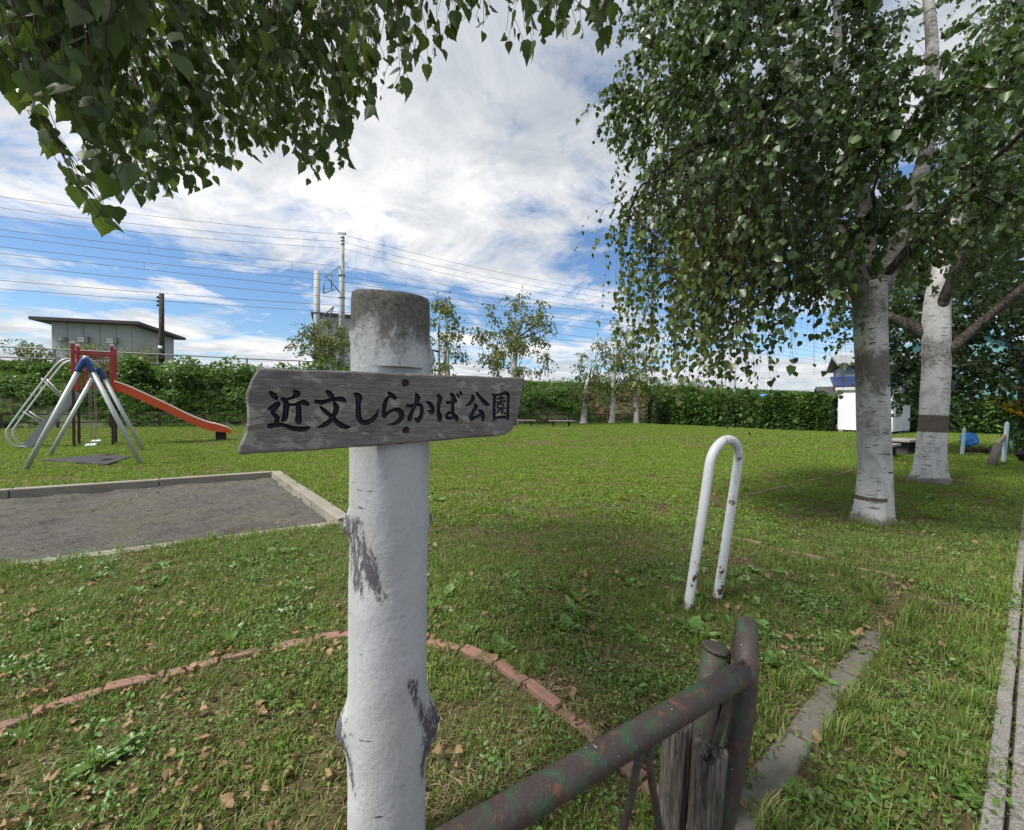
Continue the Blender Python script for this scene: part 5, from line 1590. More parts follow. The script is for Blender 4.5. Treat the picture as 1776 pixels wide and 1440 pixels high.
def hedge(name, pa_, pb_, wid, h, mat, label, n, size, seed):
    g = np.random.default_rng(seed)
    pa_, pb_ = np.array(pa_), np.array(pb_)
    L = np.linalg.norm(pb_ - pa_)
    d = (pb_ - pa_) / L
    s = np.array([-d[1], d[0]])
    o = thing(name, label, 'hedge', (*((pa_ + pb_) / 2), 0))
    # a closed inner mass of branches, then sprays all over it
    ns = int(L / 0.4) + 2
    V = []
    for i in range(ns):
        u = i / (ns - 1)
        c = pa_ + d * L * u
        k = 0.82 + 0.12 * math.sin(i * 2.3) + 0.05 * g.normal()
        for a in np.linspace(0, math.pi, 9):
            yy, z = math.cos(a) * wid / 2 * k * (0.9 if 0 < i < ns - 1 else 0.3), math.sin(a) ** 0.5 * h * 0.9 * (0.97 + 0.05 * math.sin(i * 1.7))
            V.append((*(c + s * yy), z - 0.02))
    F = [(i * 9 + j, i * 9 + j + 1, (i + 1) * 9 + j + 1, (i + 1) * 9 + j) for i in range(ns - 1) for j in range(8)] + [tuple(range(8, -1, -1)), tuple((ns - 1) * 9 + j for j in range(9))]
    mesh_obj('inner_branches', V, F, MAT['leafD'], o, True)
    u = g.random(n) * L
    a = g.uniform(0.0, math.pi, n)
    bulge = 1 + 0.12 * np.sin(u * 2.7 + 1) + 0.1 * np.sin(u * 6.1)
    yy = np.cos(a) * wid / 2 * bulge
    zz_ = np.sin(a) ** 0.45 * h * (0.95 + 0.06 * np.sin(u * 3.3) + 0.04 * np.sin(u * 8.7))
    zz_ = np.where(g.random(n) < 0.55, g.random(n) * zz_, zz_)
    P = np.column_stack([(pa_ + d * u[:, None] + s * yy[:, None]), np.maximum(zz_, 0.03)])
    nd = np.column_stack([s * np.cos(a)[:, None], np.sin(a) * 0.5])
    V, F = leaves(P, nd * 0.8 + g.normal(size=(n, 3)) * 0.45 + [0, 0, 0.25], size * g.uniform(0.6, 1.3, n), g, LEAF_LO, flat=nd + [0, 0, 0.6])
    mesh_obj('foliage', V, F, mat, o)
    return centred(o)


hedge('hedge', (11.9, 32.6), (18.7, 24.1), 1.5, 2.15, MAT['hedge'], 'long dark green clipped conifer hedge along the far right lawn edge', 15000, 0.24, 3)
hedge('hedge', (21.5, 25.8), (33, 21.0), 1.5, 2.0, MAT['hedge'], 'dark hedge behind the shed, running on to the right under the trees', 10000, 0.22, 4)
hedge('round_shrub', (10.9, 32.4), (12.2, 32.3), 2.0, 2.0, MAT['leafD'], 'dark round clipped shrub at the left end of the hedge', 3500, 0.2, 5)
bpy.data.objects['round_shrub']['category'] = 'shrub'


# ------------------------------------------------------------------ far birches along the foot of the bank
def far_birch(name, x, y, z0, h, r, spread, seed, label, nt=46, stems=1, lf=0.15, mat='leafF', group='far birches along the bank', trunkr=0.17):
    g = np.random.default_rng(seed)
    o = thing(name, label, 'tree', (x, y, z0), group)
    st, sr = [], []
    for k in range(stems):
        b = np.array([x + (k - (stems - 1) / 2) * 0.45, y + 0.2 * (k % 2), z0 - 0.1])
        lean = g.normal(size=2) * 0.12
        pth = [b + np.array([lean[0] * u * h * 0.3, lean[1] * u * h * 0.3, u * h * 0.86]) + g.normal(size=3) * 0.05 * (u > 0) for u in np.linspace(0, 1, 9)]
        st.append(pth)
        sr.append(list(np.interp(np.linspace(0, 1, 9), [0, 0.1, 0.5, 1], [trunkr * 1.3, trunkr, trunkr * 0.75, 0.035])))
    # pollarded side limbs
    for k in range(5):
        i = g.integers(3, 7)
        b = st[0][i]
        a = g.uniform(0, 6.28)
        e = b + np.array([math.cos(a), math.sin(a), g.uniform(0.2, 0.8)]) * spread * g.uniform(0.5, 0.85)
        st.append([b, (b + e) / 2 + [0, 0, -0.1], e])
        sr.append([0.075, 0.055, 0.02])
    for k, (p_, r_) in enumerate(zip(st, sr)):
        if k < stems:
            trunk_mesh('trunk', p_, r_, MAT['birch'], o, g, 14, roughz=((h * 0.3, 1.5, 0.6),), flare=0.3)
        else:
            MB().tube(p_, r_, 7).build('limb', MAT['limb'], o, True)
    tg = []
    while len(tg) < nt:
        v = nrm(g.normal(size=3)) * g.random() ** 0.4
        p_ = np.array([x + v[0] * spread, y + v[1] * spread, z0 + h * 0.60 + v[2] * h * 0.40])
        if p_[2] > z0 + h * 0.26:
            tg.append(p_)
    tb, tips = grow(g, st, sr, tg, 0.10, 0.012)
    m = MB()
    for p_, r_ in tb:
        m.tube(p_, r_, 4, False)
    m.build('branches', MAT['limb'], o, True)
    S = np.array([t_[0] for t_ in tips])
    S = np.repeat(S, 6, 0)
    dr = nrm(g.normal(size=S.shape)) + [0, 0, 0.35]
    T = twigs(g, S, dr, g.uniform(0.35, 1.1, len(S)), 8, 0.22)
    V, F = twig_leaves(g, T, lf, 1, r, 0.7, LEAF_LO, None, 0.05)
    mesh_obj('crown', V, F, MAT[mat], o)
    return centred(o)


far_birch('birch_tree', -4.35, 26.9, 0, 9.0, 0.62, 1.55, 11, 'slender many stemmed far birch just right of the sign post top', 40, 3, trunkr=0.13)
far_birch('birch_tree', 0.15, 28.9, 0, 9.4, 0.75, 3.1, 12, 'widest far birch with broken pale limbs above the right end of the board', 70, 1, trunkr=0.26)
far_birch('birch_tree', 5.35, 31.2, 0, 5.4, 0.55, 1.5, 13, 'short lopped far birch, third from right in the row', 22, 1, trunkr=0.22)
far_birch('birch_tree', 7.75, 32.3, 0, 8.0, 0.62, 2.3, 14, 'spreading far birch, second from right in the row', 46, 1, trunkr=0.19)
far_birch('birch_tree', 9.9, 33.0, 0, 8.2, 0.62, 1.9, 15, 'pale far birch standing next to the round dark shrub', 42, 1, trunkr=0.20)
far_birch('small_tree', -13.1, 28.6, 3.0, 4.3, 0.85, 2.0, 16, 'small bushy tree on the bank left of the sign post', 50, 1, lf=0.14, group='', trunkr=0.09)


# ------------------------------------------------------------------ the big birches
def big_tree(name, base, label, trunk, trad, stems, srad, targets, seed, leafm, ntw, lf, tl, steps, per, bands=(), roughz=(), keep=None, droop=0.9, grav=0.17, trunkmat='birch', flare=0.42, sides=40, curtain=None):
    g = np.random.default_rng(seed)
    o = thing(name, label, 'tree', (base[0], base[1], 0))
    trunk_mesh('trunk', trunk, trad, MAT[trunkmat], o, g, sides, bands, roughz, flare, 0.06)
    for p_, r_ in zip(stems, srad):
        q_ = catmull(p_, 5)
        rr = np.interp(np.linspace(0, 1, len(q_)), np.linspace(0, 1, len(r_)), r_)
        trunk_mesh('limb', q_, rr, MAT['birch' if name == 'birch_tree' and p_[-1][2] > 6.5 else 'limb'], o, g, 16, (), ((1.0, 2.5, 0.75),), 0.0, 0.05)
    st = [trunk] + [list(catmull(p_, 5)) for p_ in stems]
    sr = [trad] + [list(np.interp(np.linspace(0, 1, len(catmull(p_, 5))), np.linspace(0, 1, len(r_)), r_)) for p_, r_ in zip(stems, srad)]
    tb, tips = grow(g, st, sr, targets, 0.08, 0.004)
    m = MB()
    for p_, r_ in tb:
        m.tube(p_, r_, 6, False)
    m.build('branches', MAT['limb'], o, True)
    S = np.array([t_[0] for t_ in tips])
    D_ = np.array([t_[1] for t_ in tips])
    idx = g.integers(0, len(S), ntw)
    S, D_ = S[idx], D_[idx]
    dr = nrm(D_ * [1, 1, 0.3]) * 0.8 + nrm(g.normal(size=S.shape)) * 0.9 + [0, 0, 0.15]
    T = twigs(g, S, dr, tl(S, g), steps, grav(S) if callable(grav) else grav)
    if keep is not None:
        ok = keep(T[:, -1]) & keep(T[:, steps // 2])
        T = T[ok]
    V, F = twig_mesh(T)
    mesh_obj('twigs', V, F, MAT['twig'], o)
    V, F = twig_leaves(g, T, lf, 2, per, droop, LEAF_LO, keep, 0.03)
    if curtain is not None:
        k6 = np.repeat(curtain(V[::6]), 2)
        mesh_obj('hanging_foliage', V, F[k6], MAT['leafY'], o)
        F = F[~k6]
    mesh_obj('crown', V, F, MAT[leafm], o)
    return centred(o)


g = np.random.default_rng(77)
tA = []
while len(tA) < 190:
    v = nrm(g.normal(size=3)) * g.random() ** 0.33
    p = np.array([3.45, 4.6, 5.1]) + v * [2.25, 2.3, 2.9]
    if p[2] > 2.95 and not (p[2] > 4.1 and p[0] > 0.86 * p[1]) and not (p[2] > 3.5 and p[0] > 4.9) and not (p[1] < 3.2 and p[0] < 2.3) and np.hypot(p[0], p[1]) > 3.0:
        tA.append(p)
tA += [np.array(q) for q in ((1.45, 4.7, 3.3), (1.6, 5.0, 3.0), (1.9, 4.6, 2.9), (2.2, 4.9, 2.85), (2.5, 4.7, 2.8), (2.0, 4.2, 3.1), (2.6, 4.3, 2.9), (1.35, 4.9, 3.6), (2.9, 4.6, 2.75), (1.15, 4.8, 3.25),
                            (4.7, 4.0, 2.95), (4.9, 4.6, 3.1), (4.3, 3.7, 3.1), (4.9, 3.9, 3.4), (5.1, 4.4, 3.6), (3.6, 5.2, 2.9), (3.2, 4.9, 2.8))]

tA += [np.array([g.uniform(1.35, 2.65), g.uniform(4.2, 5.4), g.uniform(2.95, 3.85)]) for k in range(26)]


def curtainA(S):
    return (S[:, 0] < 2.75) & (S[:, 2] < 3.9) & (S[:, 1] > 3.9)


def keepA(P):
    # twigs stay clear of people's heads by the trunk and of the path
    rr = np.hypot(P[:, 0] - 4.15, P[:, 1] - 4.79)
    low = np.where(P[:, 0] < 3.0, 1.30 + 0.30 * np.sin(P[:, 0] * 9 + P[:, 1] * 4), np.where(P[:, 0] < 3.6, 1.85, 2.55))
    lx = np.where(P[:, 2] < 2.9, 1.12 + 0.22 * np.clip(2.9 - P[:, 2], 0, 2), 0.75 + 0.15 * np.sin(P[:, 2] * 5))
    sky = (P[:, 2] > 4.3) & (P[:, 0] > 0.97 * P[:, 1])
    return (P[:, 2] > low) & (P[:, 0] > lx) & ~sky & (np.hypot(P[:, 0], P[:, 1]) > 2.9)


big_tree('birch_tree', TREES['A'], 'nearest white trunked birch with hanging twigs, dark ring low on its trunk',
         [(4.21, 4.79, -0.08), (4.205, 4.79, 0.1), (4.20, 4.79, 0.6), (4.17, 4.79, 1.2), (4.13, 4.79, 1.9), (4.10, 4.79, 2.45), (4.10, 4.79, 2.75)], [0.205, 0.178, 0.152, 0.150, 0.150, 0.158, 0.15],
         [[(4.06, 4.79, 2.5), (3.85, 4.8, 3.0), (3.45, 4.82, 3.8), (3.25, 4.9, 5.0), (3.3, 5.0, 7.3)], [(4.13, 4.78, 2.5), (4.35, 4.75, 3.2), (4.55, 4.65, 4.2), (4.6, 4.7, 5.6), (4.4, 4.8, 7.2)], [(4.08, 4.8, 2.9), (4.12, 5.0, 3.9), (4.0, 5.2, 5.2), (3.9, 5.2, 7.0)],
          [(3.45, 4.82, 3.8), (2.9, 4.75, 4.2), (2.2, 4.7, 4.3), (1.6, 4.75, 3.9)], [(4.2, 4.75, 2.8), (4.3, 4.2, 3.3), (4.3, 3.5, 3.7)]],
         [[0.115, 0.10, 0.085, 0.06, 0.02], [0.105, 0.09, 0.07, 0.05, 0.02], [0.09, 0.08, 0.06, 0.02], [0.05, 0.04, 0.03, 0.012], [0.05, 0.04, 0.015]],
         tA, 21, 'leafA', 3500, 0.070, lambda S, g: np.where(curtainA(S), g.uniform(1.0, 2.7, len(S)), g.uniform(0.3, 0.75, len(S))), 16, 1.1,
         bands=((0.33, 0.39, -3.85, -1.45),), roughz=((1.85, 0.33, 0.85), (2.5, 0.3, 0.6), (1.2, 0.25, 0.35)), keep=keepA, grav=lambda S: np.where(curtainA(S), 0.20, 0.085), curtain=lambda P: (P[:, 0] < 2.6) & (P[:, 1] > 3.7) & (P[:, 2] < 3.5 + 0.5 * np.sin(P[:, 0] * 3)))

tB = []
while len(tB) < 170:
    v = nrm(g.normal(size=3)) * g.random() ** 0.33
    p = np.array([8.5, 8.0, 6.6]) + v * [2.7, 2.5, 3.7]
    if p[2] > 3.6 and not (p[2] > 5.6 and p[0] < 1.02 * p[1] + 0.3):
        tB.append(p)
tB += [np.array(q) for q in ((9.4, 7.4, 3.3), (10.0, 8.0, 3.4), (8.9, 6.9, 3.3), (6.3, 7.8, 3.8), (6.6, 7.2, 3.7))]
big_tree('birch_tree', TREES['B'], 'second white trunked birch with a wide brown bare band around its trunk',
         [(7.64, 7.56, -0.08), (7.64, 7.56, 0.12), (7.66, 7.56, 0.5), (7.68, 7.56, 1.2), (7.70, 7.56, 2.0), (7.66, 7.56, 2.8), (7.70, 7.57, 3.4), (7.9, 7.6, 4.4), (8.4, 7.8, 6.2), (8.9, 8.0, 9.0)], [0.29, 0.25, 0.215, 0.20, 0.195, 0.19, 0.17, 0.13, 0.08, 0.02],
         [[(7.66, 7.58, 2.6), (7.25, 7.95, 3.05), (6.8, 8.3, 3.4), (6.3, 8.7, 4.4)], [(7.64, 7.62, 2.05), (8.05, 7.25, 2.75), (8.7, 6.8, 3.7), (9.4, 6.5, 4.9)], [(7.66, 7.5, 3.1), (7.6, 7.0, 4.2), (7.7, 6.6, 5.6)]],
         [[0.13, 0.08, 0.06, 0.02], [0.11, 0.07, 0.05, 0.02], [0.09, 0.06, 0.02]],
         tB, 22, 'leafA', 2300, 0.08, lambda S, g: g.uniform(0.4, 1.15, len(S)), 12, 1.15,
         bands=((0.98, 1.30, 0, 6.28),), roughz=((2.4, 0.35, 0.6),), keep=lambda P: P[:, 2] > np.where(P[:, 0] < 8.6, 2.75, 2.3), grav=0.10)

tD = []
while len(tD) < 150:
    v = nrm(g.normal(size=3)) * g.random() ** 0.33
    p = np.array([13.6, 12.3, 3.9]) + v * [3.7, 3.0, 3.0]
    if p[2] > 1.5 and not (p[0] < 11.6 and p[2] < 2.5):
        tD.append(p)
big_tree('broadleaf_tree', TREES['D'], 'dark low branched leafy tree behind the second birch at right',
         [(14.2, 14.2, -0.08), (14.2, 14.2, 0.3), (14.15, 14.1, 1.2), (14.0, 13.8, 2.2), (13.8, 13.3, 3.2)], [0.24, 0.2, 0.17, 0.14, 0.11],
         [[(13.85, 13.4, 3.0), (13.7, 12.8, 4.5), (13.6, 12.6, 6.2)], [(14.1, 14.0, 1.6), (14.8, 13.0, 2.2), (15.6, 12.2, 2.6)], [(14.1, 14.0, 1.8), (13.0, 13.0, 2.5), (11.8, 12.0, 3.1)]],
         [[0.10, 0.07, 0.02], [0.08, 0.05, 0.02], [0.08, 0.05, 0.02]],
         tD, 23, 'leafD', 2400, 0.125, lambda S, g: g.uniform(0.4, 0.95, len(S)), 10, 1.3, keep=lambda P: P[:, 2] > 0.75, droop=0.35, grav=0.10, trunkmat='limb', flare=0.2, sides=20)

# ------------------------------------------------------------------ birch behind the viewer whose twigs hang into the top of the picture
g = np.random.default_rng(41)
oc = thing('birch_tree', 'overhanging birch whose big dark leaves fill the top left of the picture', 'tree', (-2.3, -1.9, 0))
azk = [-1.30, -1.23, -1.18, -1.09, -1.02, -.975, -.955, -.87, -.775, -.68, -.54, -.48, -.40, -.37, -.26, -.18, -.12, -.01, .13, .24, .30]
elk = [.88, .84, .76, .72, .64, .40, .50, .48, .50, .56, .62, .53, .58, .70, .75, .83, .90, .86, .84, .90, .98]
nt = 760
az = np.concatenate([g.uniform(-1.32, -0.33, int(nt * 0.83)), g.uniform(-0.36, 0.29, nt - int(nt * 0.83))])
Yt = np.where(az < -0.95, g.uniform(0.95, 1.75, nt), np.where(az < -0.35, g.uniform(1.6, 3.5, nt), g.uniform(1.4, 2.4, nt)))
el = np.interp(az, azk, elk) + g.exponential(np.where(az < -0.35, 0.17, 0.10), nt)
tip = np.column_stack([az * Yt, Yt, 1.3 + Yt * el])
Lt = g.uniform(0.45, 0.85, nt)
start = tip + np.column_stack([g.normal(size=nt) * 0.14 - 0.05, g.normal(size=nt) * 0.14 - 0.16, Lt])
start[:, 2] = np.maximum(start[:, 2], tip[:, 2] + 0.35)
uu = np.linspace(0, 1, 13)[None, :, None]
bow = np.column_stack([g.normal(size=nt) * 0.06, g.normal(size=nt) * 0.06, np.abs(g.normal(size=nt)) * 0.05])
T = start[:, None] + (tip - start)[:, None] * uu + bow[:, None] * np.sin(uu * math.pi) + g.normal(size=(nt, 13, 3)) * 0.004
tr = [(-2.3, -1.9, -0.1), (-2.3, -1.9, 0.5), (-2.28, -1.85, 1.6), (-2.2, -1.7, 3.0), (-2.1, -1.6, 4.4), (-2.0, -1.6, 6.5)]
trunk_mesh('trunk', tr, [0.22, 0.18, 0.165, 0.15, 0.12, 0.05], MAT['birch'], oc, g, 28, (), ((2.5, 0.8, 0.6),), 0.4)
lim = [[(-2.2, -1.7, 3.0), (-2.0, -0.6, 3.7), (-1.75, 0.6, 3.95), (-1.5, 1.6, 3.75), (-1.3, 2.6, 3.7), (-1.4, 3.4, 3.9)], [(-1.9, -0.1, 3.85), (-1.0, 0.7, 4.1), (-0.3, 1.3, 3.9), (0.25, 1.8, 3.65)], [(-2.0, -0.6, 3.7), (-2.3, 0.3, 3.7), (-2.1, 1.0, 3.4)]]
lr = [[0.10, 0.08, 0.06, 0.035, 0.02, 0.01], [0.05, 0.04, 0.025, 0.01], [0.05, 0.035, 0.012]]
for p_, r_ in zip(lim, lr):
    q_ = catmull(p_, 6)
    MB().tube(q_, np.interp(np.linspace(0, 1, len(q_)), np.linspace(0, 1, len(r_)), r_), 10).build('limb', MAT['limb'], oc, True)
st = [tr] + [list(catmull(p_, 6)) for p_ in lim]
sr = [[0.22, 0.18, 0.165, 0.15, 0.12, 0.05]] + [list(np.interp(np.linspace(0, 1, 6 * (len(p_) - 1) + 1), np.linspace(0, 1, len(r_)), r_)) for p_, r_ in zip(lim, lr)]
tb, tips = grow(g, st, sr, list(start[::3]), 0.06, 0.003, 2.8)
m = MB()
for p_, r_ in tb:
    m.tube(p_, np.minimum(r_, 0.02), 5, False)
m.build('branches', MAT['twig'], oc, True)
V, F = twig_mesh(T, 0.0024, 0.0011)
mesh_obj('twigs', V, F, MAT['twig'], oc)
V, F = twig_leaves(g, T, 0.059, 1, 0.92, 0.95, LEAF_HI, lambda P: np.linalg.norm(P - [0, 0, 1.3], axis=1) > 0.95, 0.02)
mesh_obj('crown', V, F, MAT['leafC'], oc)
q = np.column_stack([g.uniform(-4.6, 0.6, 2600), g.uniform(-4.2, 0.6, 2600), g.uniform(3.0, 6.5, 2600)])
q = q[np.linalg.norm((q - [-2.1, -1.8, 4.7]) / [2.4, 2.4, 2.2], axis=1) < 1]
V, F = leaves(q, g.normal(size=q.shape) * 0.6 + [0, 0, -0.8], 0.10 * g.uniform(0.7, 1.2, len(q)), g, LEAF_LO)
mesh_obj('crown', V, F, MAT['leafC'], oc)
centred(oc)


# ------------------------------------------------------------------ turf, weeds, fallen leaves: nobody could count them
def vnoise(P, s, seed):
    g_ = np.random.default_rng(seed)
    tab = g_.random((64, 64))
    x, y = P[:, 0] * s + 100, P[:, 1] * s + 100
    i, j = np.floor(x).astype(int), np.floor(y).astype(int)
    fx, fy = x - i, y - j
    fx, fy = fx * fx * (3 - 2 * fx), fy * fy * (3 - 2 * fy)
    a = tab[i % 64, j % 64] * (1 - fx) + tab[(i + 1) % 64, j % 64] * fx
    b = tab[i % 64, (j + 1) % 64] * (1 - fx) + tab[(i + 1) % 64, (j + 1) % 64] * fx
    return a * (1 - fy) + b * fy


arcs = arc[::4]
outer_np = outer


def turf_ok(P, margin=0.0):
    k = inpoly(P, outer_np) & ~inpoly(P, PIT)
    k &= ((P - PAVE0) @ EN) < -0.03 - margin
    for i in range(4):
        k &= linedist(P, PIT[i], PIT[(i + 1) % 4]) > 0.07
    k &= ~inpoly(P, [(-10.05, 8.85), (-8.15, 8.35), (-8.75, 9.5), (-9.75, 10.0)])
    return k


def hard(P):
    """1 where bricks, stones, trunks or worn ground keep the grass away"""
    d = np.full(len(P), 9.0)
    for i in range(len(arcs) - 1):
        d = np.minimum(d, linedist(P, arcs[i], arcs[i + 1]) - (0.03 if arcs[i][0] > -0.4 else 0.005))
    d = np.minimum(d, linedist(P, (0.62, 1.19), (2.72, 2.86)) - 0.055)
    d = np.minimum(d, linedist(P, (2.16, 4.15), (2.98, 3.11)) - 0.012)
    d = np.minimum(d, linedist(P, (3.55, 6.15), (7.16, 8.66)) - 0.03)
    for c, r in ((TREES['A'], 0.24), (TREES['B'], 0.36), (PC, 0.105), ((1.13, 2.64), 0.03), ((1.41, 2.82), 0.03)):
        d = np.minimum(d, np.hypot(P[:, 0] - c[0], P[:, 1] - c[1]) - r)
    return d


def worn(P):
    """0 to 1: how bare the ground is"""
    b = np.zeros(len(P))
    for c, r in ((TREES['A'], 0.75), (TREES['B'], 0.85)):
        b = np.maximum(b, np.clip(1.25 - np.hypot(P[:, 0] - c[0], P[:, 1] - c[1]) / r, 0, 1))
    for (x, y, rx, ry) in ((1.95, 1.95, 0.28, 0.20), (2.85, 2.75, 0.35, 0.22), (1.95, 3.45, 0.3, 0.5), (0.15, 1.9, 0.25, 0.2), (-2.4, 4.0, 0.7, 0.2), (-3.3, 3.45, 0.6, 0.15)):
        b = np.maximum(b, np.clip(1.3 - np.hypot((P[:, 0] - x) / rx, (P[:, 1] - y) / ry), 0, 1))
    b = np.maximum(b, np.clip(1 - linedist(P, (1.0, 1.5), (3.1, 3.2)) / 0.16, 0, 0.7))
    return b


def field(g_, y0, y1, dens, side=1.35, pad=1.2):
    area = side * (y1 * y1 - y0 * y0) + 2 * pad * (y1 - y0)
    n_ = int(area * dens)
    y = np.sqrt(g_.uniform(y0 * y0, y1 * y1, n_))
    x = g_.uniform(-1, 1, n_) * (side * y + pad)
    return np.column_stack([x, y])


g = np.random.default_rng(9)
near_p, mid_p, far_p = [], [], []
for k in range(5):
    near_p.append(merge(blades(g, 46, 0.085, 0.028, 0.062, 0.0034, 1.0), blades(g, 14, 0.085, 0.05, 0.085, 0.003, 0.8)))
for k in range(4):
    near_p.append(merge(leafy(g, 10, 0.085, 0.010, 0.022, 0.026), blades(g, 40, 0.085, 0.025, 0.06, 0.0034, 1.0)))
for k in range(4):
    mid_p.append(merge(blades(g, 95, 0.17, 0.022, 0.05, 0.0065, 0.9), leafy(g, 16, 0.17, 0.018, 0.035, 0.03)))
for k in range(4):
    far_p.append(blades(g, 130, 0.45, 0.025, 0.055, 0.017, 0.8))


def lay(P, g_, lo, hi, tilt=0.12):
    P3_ = np.column_stack([P, ground_z(P)])
    rot = np.column_stack([g_.normal(size=len(P)) * tilt, g_.normal(size=len(P)) * tilt, g_.uniform(0, 6.283, len(P))])
    return P3_, rot, g_.uniform(lo, hi, len(P))


P = field(g, 0.25, 4.6, 420)
P = P[turf_ok(P)]
thin = 0.62 + 0.75 * vnoise(P, 2.3, 1) - 0.55 * vnoise(P, 7.0, 2) - 0.9 * worn(P)
thin = np.where((P[:, 0] < -0.4) & (P[:, 1] < 2.1), thin - 0.12, thin)
P = P[(hard(P) > 0.025) & (g.random(len(P)) < np.clip(thin, 0.34, 1))]
P3_, rot, sc = lay(P, g, 0.7, 1.2)
sc = sc * (0.75 + 0.6 * vnoise(P, 1.3, 3))
lf_ = vnoise(P, 1.9, 4) + 0.4 * g.random(len(P)) > 0.80
pick = np.where(lf_, g.integers(5, 9, len(P)), g.integers(0, 5, len(P)))
scatter('near_grass', P3_, rot, sc, pick, near_p, MAT['neargrass'], 'short weedy grass in the foreground around the sign post and railing', 'grass')
P = field(g, 4.4, 12.5, 52)
P = P[turf_ok(P, 0.05)]
P = P[(hard(P) > 0.05) & (g.random(len(P)) < np.clip(1.05 - 0.85 * worn(P), 0.1, 1))]
P3_, rot, sc = lay(P, g, 0.75, 1.2)
scatter('lawn_grass', P3_, rot, sc, g.integers(0, 4, len(P)), mid_p, MAT['grass'], 'mown green grass of the middle lawn', 'grass')
P = field(g, 12.0, 36, 8)
P = P[turf_ok(P, 0.05) & (((P - FOOT0) @ UN) < 0.2)]
P3_, rot, sc = lay(P, g, 0.8, 1.2, 0.05)
scatter('far_lawn_grass', P3_, rot, sc, g.integers(0, 4, len(P)), far_p, MAT['grass'], 'mown green grass of the far lawn below the bank', 'grass')

# dry thatch between the blades
th_p = []
for k in range(5):
    V, F = blades(g, 70, 0.11, 0.02, 0.055, 0.004, 1.6)
    th_p.append((V * [1, 1, 0.28] + [0, 0, 0.004], F))
P = field(g, 0.25, 6.0, 62)
P = P[turf_ok(P) & (hard(P) > 0.02)]
P3_, rot, sc = lay(P, g, 0.7, 1.3, 0.06)
scatter('dry_thatch', P3_, rot, sc, g.integers(0, 5, len(P)), th_p, MAT['thatch'], 'dry tan and brown thatch lying between the grass blades', 'thatch')

# taller tufts along kerbs, posts, pavement and stones
tall_p = [merge(blades(g, 26, 0.035, 0.06, 0.15, 0.0036, 0.7)) for k in range(4)]
tp = []
for a, b, n_, w_ in (((-11, 3.5), (-4.4, 7.75), 120, 0.05), ((-4.3, 7.7), (-1.8, 4.6), 50, 0.06), ((-9.3, -0.2), (-1.9, 4.45), 80, 0.04), (tuple(PAVE0 - EN * 0.06), tuple(PAVE0 - EN * 0.06 + E_ * 9), 260, 0.05),
                     ((0.66, 1.13), (2.75, 2.78), 90, 0.05), ((0.55, 1.28), (2.68, 2.95), 60, 0.05), ((2.2, 4.05), (3.0, 3.05), 25, 0.03), ((3.05, 2.9), (3.6, 3.2), 30, 0.15)):
    u = g.random(n_)[:, None]
    tp.append(np.array(a) + (np.array(b) - np.array(a)) * u + g.normal(size=(n_, 2)) * w_)
for c, r, n_ in ((PC, 0.15, 16), ((1.13, 2.64), 0.06, 9), ((1.41, 2.82), 0.06, 8), ((0.5, 1.1), 0.16, 26), (TREES['A'], 0.3, 14), (TREES['B'], 0.42, 14)):
    a = g.uniform(0, 6.28, n_)
    tp.append(np.column_stack([c[0] + r * np.cos(a), c[1] + r * np.sin(a)]) + g.normal(size=(n_, 2)) * 0.03)
P = np.concatenate(tp + [field(g, 0.3, 5, 5.0)])
P = P[turf_ok(P) & (hard(P) > 0.0)]
P3_, rot, sc = lay(P, g, 0.5, 1.15)
scatter('tall_tufts', P3_, rot, sc, g.integers(0, 4, len(P)), tall_p, MAT['neargrass'], 'longer grass tufts along the kerbs, stones and pavement edge', 'grass')

# broad leaved weeds: rosettes
ros = []
for k in range(6):
    n_ = int(g.integers(7, 14))
    th = np.linspace(0, 2 * math.pi, n_, endpoint=False) + g.normal(size=n_) * 0.25
    P = np.column_stack([0.006 * np.cos(th), 0.006 * np.sin(th), np.full(n_, 0.004)])
    ax_ = np.column_stack([np.cos(th), np.sin(th), g.uniform(0.05, 0.85, n_)])
    tm = LEAF_OVAL if k % 2 else (LEAF_OVAL[0] * np.array([0.62, 1, 1]), LEAF_OVAL[1])
    V, F = leaves(P, ax_, g.uniform(0.04, 0.105, n_), g, tm, flat=np.tile([0, 0, 1.0], (n_, 1)))
    ros.append((V, tri(F)))
P = np.concatenate([field(g, 0.3, 3.2, 17), field(g, 3.2, 6.5, 7)])
P = P[turf_ok(P)]
P = P[(hard(P) > 0.0) & (g.random(len(P)) < np.clip(1.6 * vnoise(P, 1.1, 8) - 0.25, 0.05, 1))]
P3_, rot, sc = lay(P, g, 0.45, 1.05)
scatter('broadleaf_weeds', P3_, rot, sc, g.integers(0, 6, len(P)), ros, MAT['weed'], 'dandelion and plantain rosettes growing in the foreground turf', 'weeds')

# clover and other small broad leaves in drifts
cl_p = [leafy(g, 34, 0.10, 0.010, 0.024, 0.035) for k in range(5)]
P = np.concatenate([field(g, 0.3, 3.4, 120), field(g, 3.4, 5.5, 40)])
P = P[turf_ok(P)]
P = P[(hard(P) > 0.07) & (g.random(len(P)) < np.clip(2.2 * vnoise(P, 1.5, 15) - 0.75, 0, 1))]
P3_, rot, sc = lay(P, g, 0.7, 1.3, 0.2)
scatter('clover_leaves', P3_, rot, sc, g.integers(0, 5, len(P)), cl_p, MAT['weed'], 'drifts of small round clover leaves in the foreground turf', 'weeds')

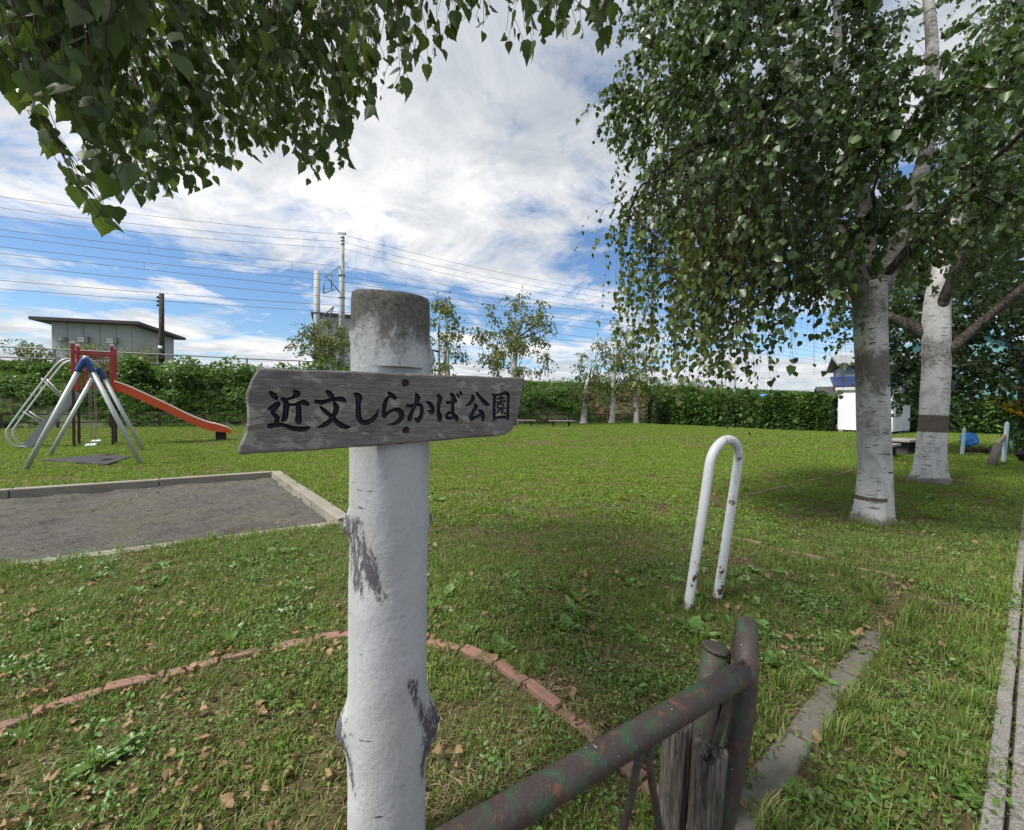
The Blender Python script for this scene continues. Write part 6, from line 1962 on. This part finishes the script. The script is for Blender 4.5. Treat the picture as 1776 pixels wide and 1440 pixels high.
# fallen leaves
dl = []
for k in range(8):
    T_, F_ = LEAF_HI
    v = T_ * [1, 1, 1] - [0, 0.5, 0]
    c1, c2 = g.uniform(-0.9, 1.8), g.uniform(-0.6, 1.1)
    v = np.column_stack([v[:, 0], v[:, 1], c1 * v[:, 0] ** 2 + c2 * v[:, 1] ** 2 + 0.22 * np.sin(9 * v[:, 0] + 5 * v[:, 1] + k)])
    dl.append((v, F_))
P = np.concatenate([field(g, 0.3, 3.2, 62), field(g, 3.2, 8.5, 9), np.column_stack([g.uniform(-3.2, -0.35, 1500), g.uniform(0.8, 2.6, 1500)])])
P = P[turf_ok(P)]
P = P[g.random(len(P)) < np.clip(0.25 + 1.0 * vnoise(P, 1.7, 12) - 0.22 * (P[:, 0] > 1.5), 0.08, 1)]
nl_ = len(P)
sp = np.column_stack([g.uniform(-6, -2.2, 40), g.uniform(3, 7.4, 40)])
sp = sp[inpoly(sp, PIT)]
cn = np.array([-4.38, 7.63]) + np.array([0.1, -0.35]) + g.normal(size=(22, 2)) * [0.14, 0.16]
cn = cn[inpoly(cn, PIT)]
zl = np.concatenate([ground_z(P) + g.uniform(0.012, 0.045, nl_), np.full(len(sp), -0.055), np.full(len(cn), -0.05)])
P = np.concatenate([P, sp, cn])
rot = np.column_stack([g.normal(size=len(P)) * 0.55, g.normal(size=len(P)) * 0.55, g.uniform(0, 6.283, len(P))])
scatter('fallen_leaves', np.column_stack([P, zl]), rot, 0.015 + 0.030 * g.random(len(P)) ** 1.5, g.integers(0, 8, len(P)), dl, MAT['dead'], 'dry brown and tan fallen birch leaves lying on the grass', 'leaves')

# tall grass and leafy cover on the bank
bk = [merge(blades(g, 60, 0.35, 0.2, 0.6, 0.028, 0.8), leafy(g, 26, 0.4, 0.10, 0.22, 0.35)) for k in range(5)]
n_ = 5200
t = g.uniform(-12, 75, n_)
of = g.uniform(0.6, 6.8, n_)
P = np.array([bankpt(a, b, float(bank_height(b))) for a, b in zip(t, of)])
dry = (t > 37) & (t < 44) & (of < 4.2)
P = P[~dry | (g.random(n_) < 0.15)]
rot = np.column_stack([g.normal(size=len(P)) * 0.25, g.normal(size=len(P)) * 0.25, g.uniform(0, 6.28, len(P))])
gs = g.uniform(0.55, 1.15, len(P)) * np.clip(((P[:, :2] - FOOT0) @ UN) / 2.0, 0.3, 1)
ft = np.array([bankpt(a, b, float(bank_height(b))) for a, b in zip(g.uniform(-14, 52, 2400), g.uniform(0.15, 1.5, 2400))])
P = np.concatenate([P, ft])
rot = np.column_stack([g.normal(size=len(P)) * 0.25, g.normal(size=len(P)) * 0.25, g.uniform(0, 6.28, len(P))])
gs = np.concatenate([gs, g.uniform(0.22, 0.45, len(ft))])
scatter('bank_growth', P, rot, gs, g.integers(0, 5, len(P)), bk, MAT['bush'], 'tall grass and weeds covering the railway bank', 'weeds')

dp = np.array([bankpt(a, b, float(bank_height(b))) for a, b in zip(g.uniform(36.5, 45, 420), g.uniform(0.9, 4.6, 420))])
db = [blades(g, 80, 0.35, 0.08, 0.35, 0.03, 1.2) for k in range(3)]
scatter('dry_bank_grass', dp, np.column_stack([g.normal(size=420) * 0.3, g.normal(size=420) * 0.3, g.uniform(0, 6.28, 420)]), g.uniform(0.6, 1.1, 420), g.integers(0, 3, 420), db, MAT['thatch'], 'dry brown grass patch on the bank behind the right hand far birches', 'grass')

# fine branchwork too small to pick apart singly
for o in bpy.data.objects:
    if o.parent is not None and o.name.split('.')[0] in ('branches', 'twigs'):
        o['kind'] = 'stuff'
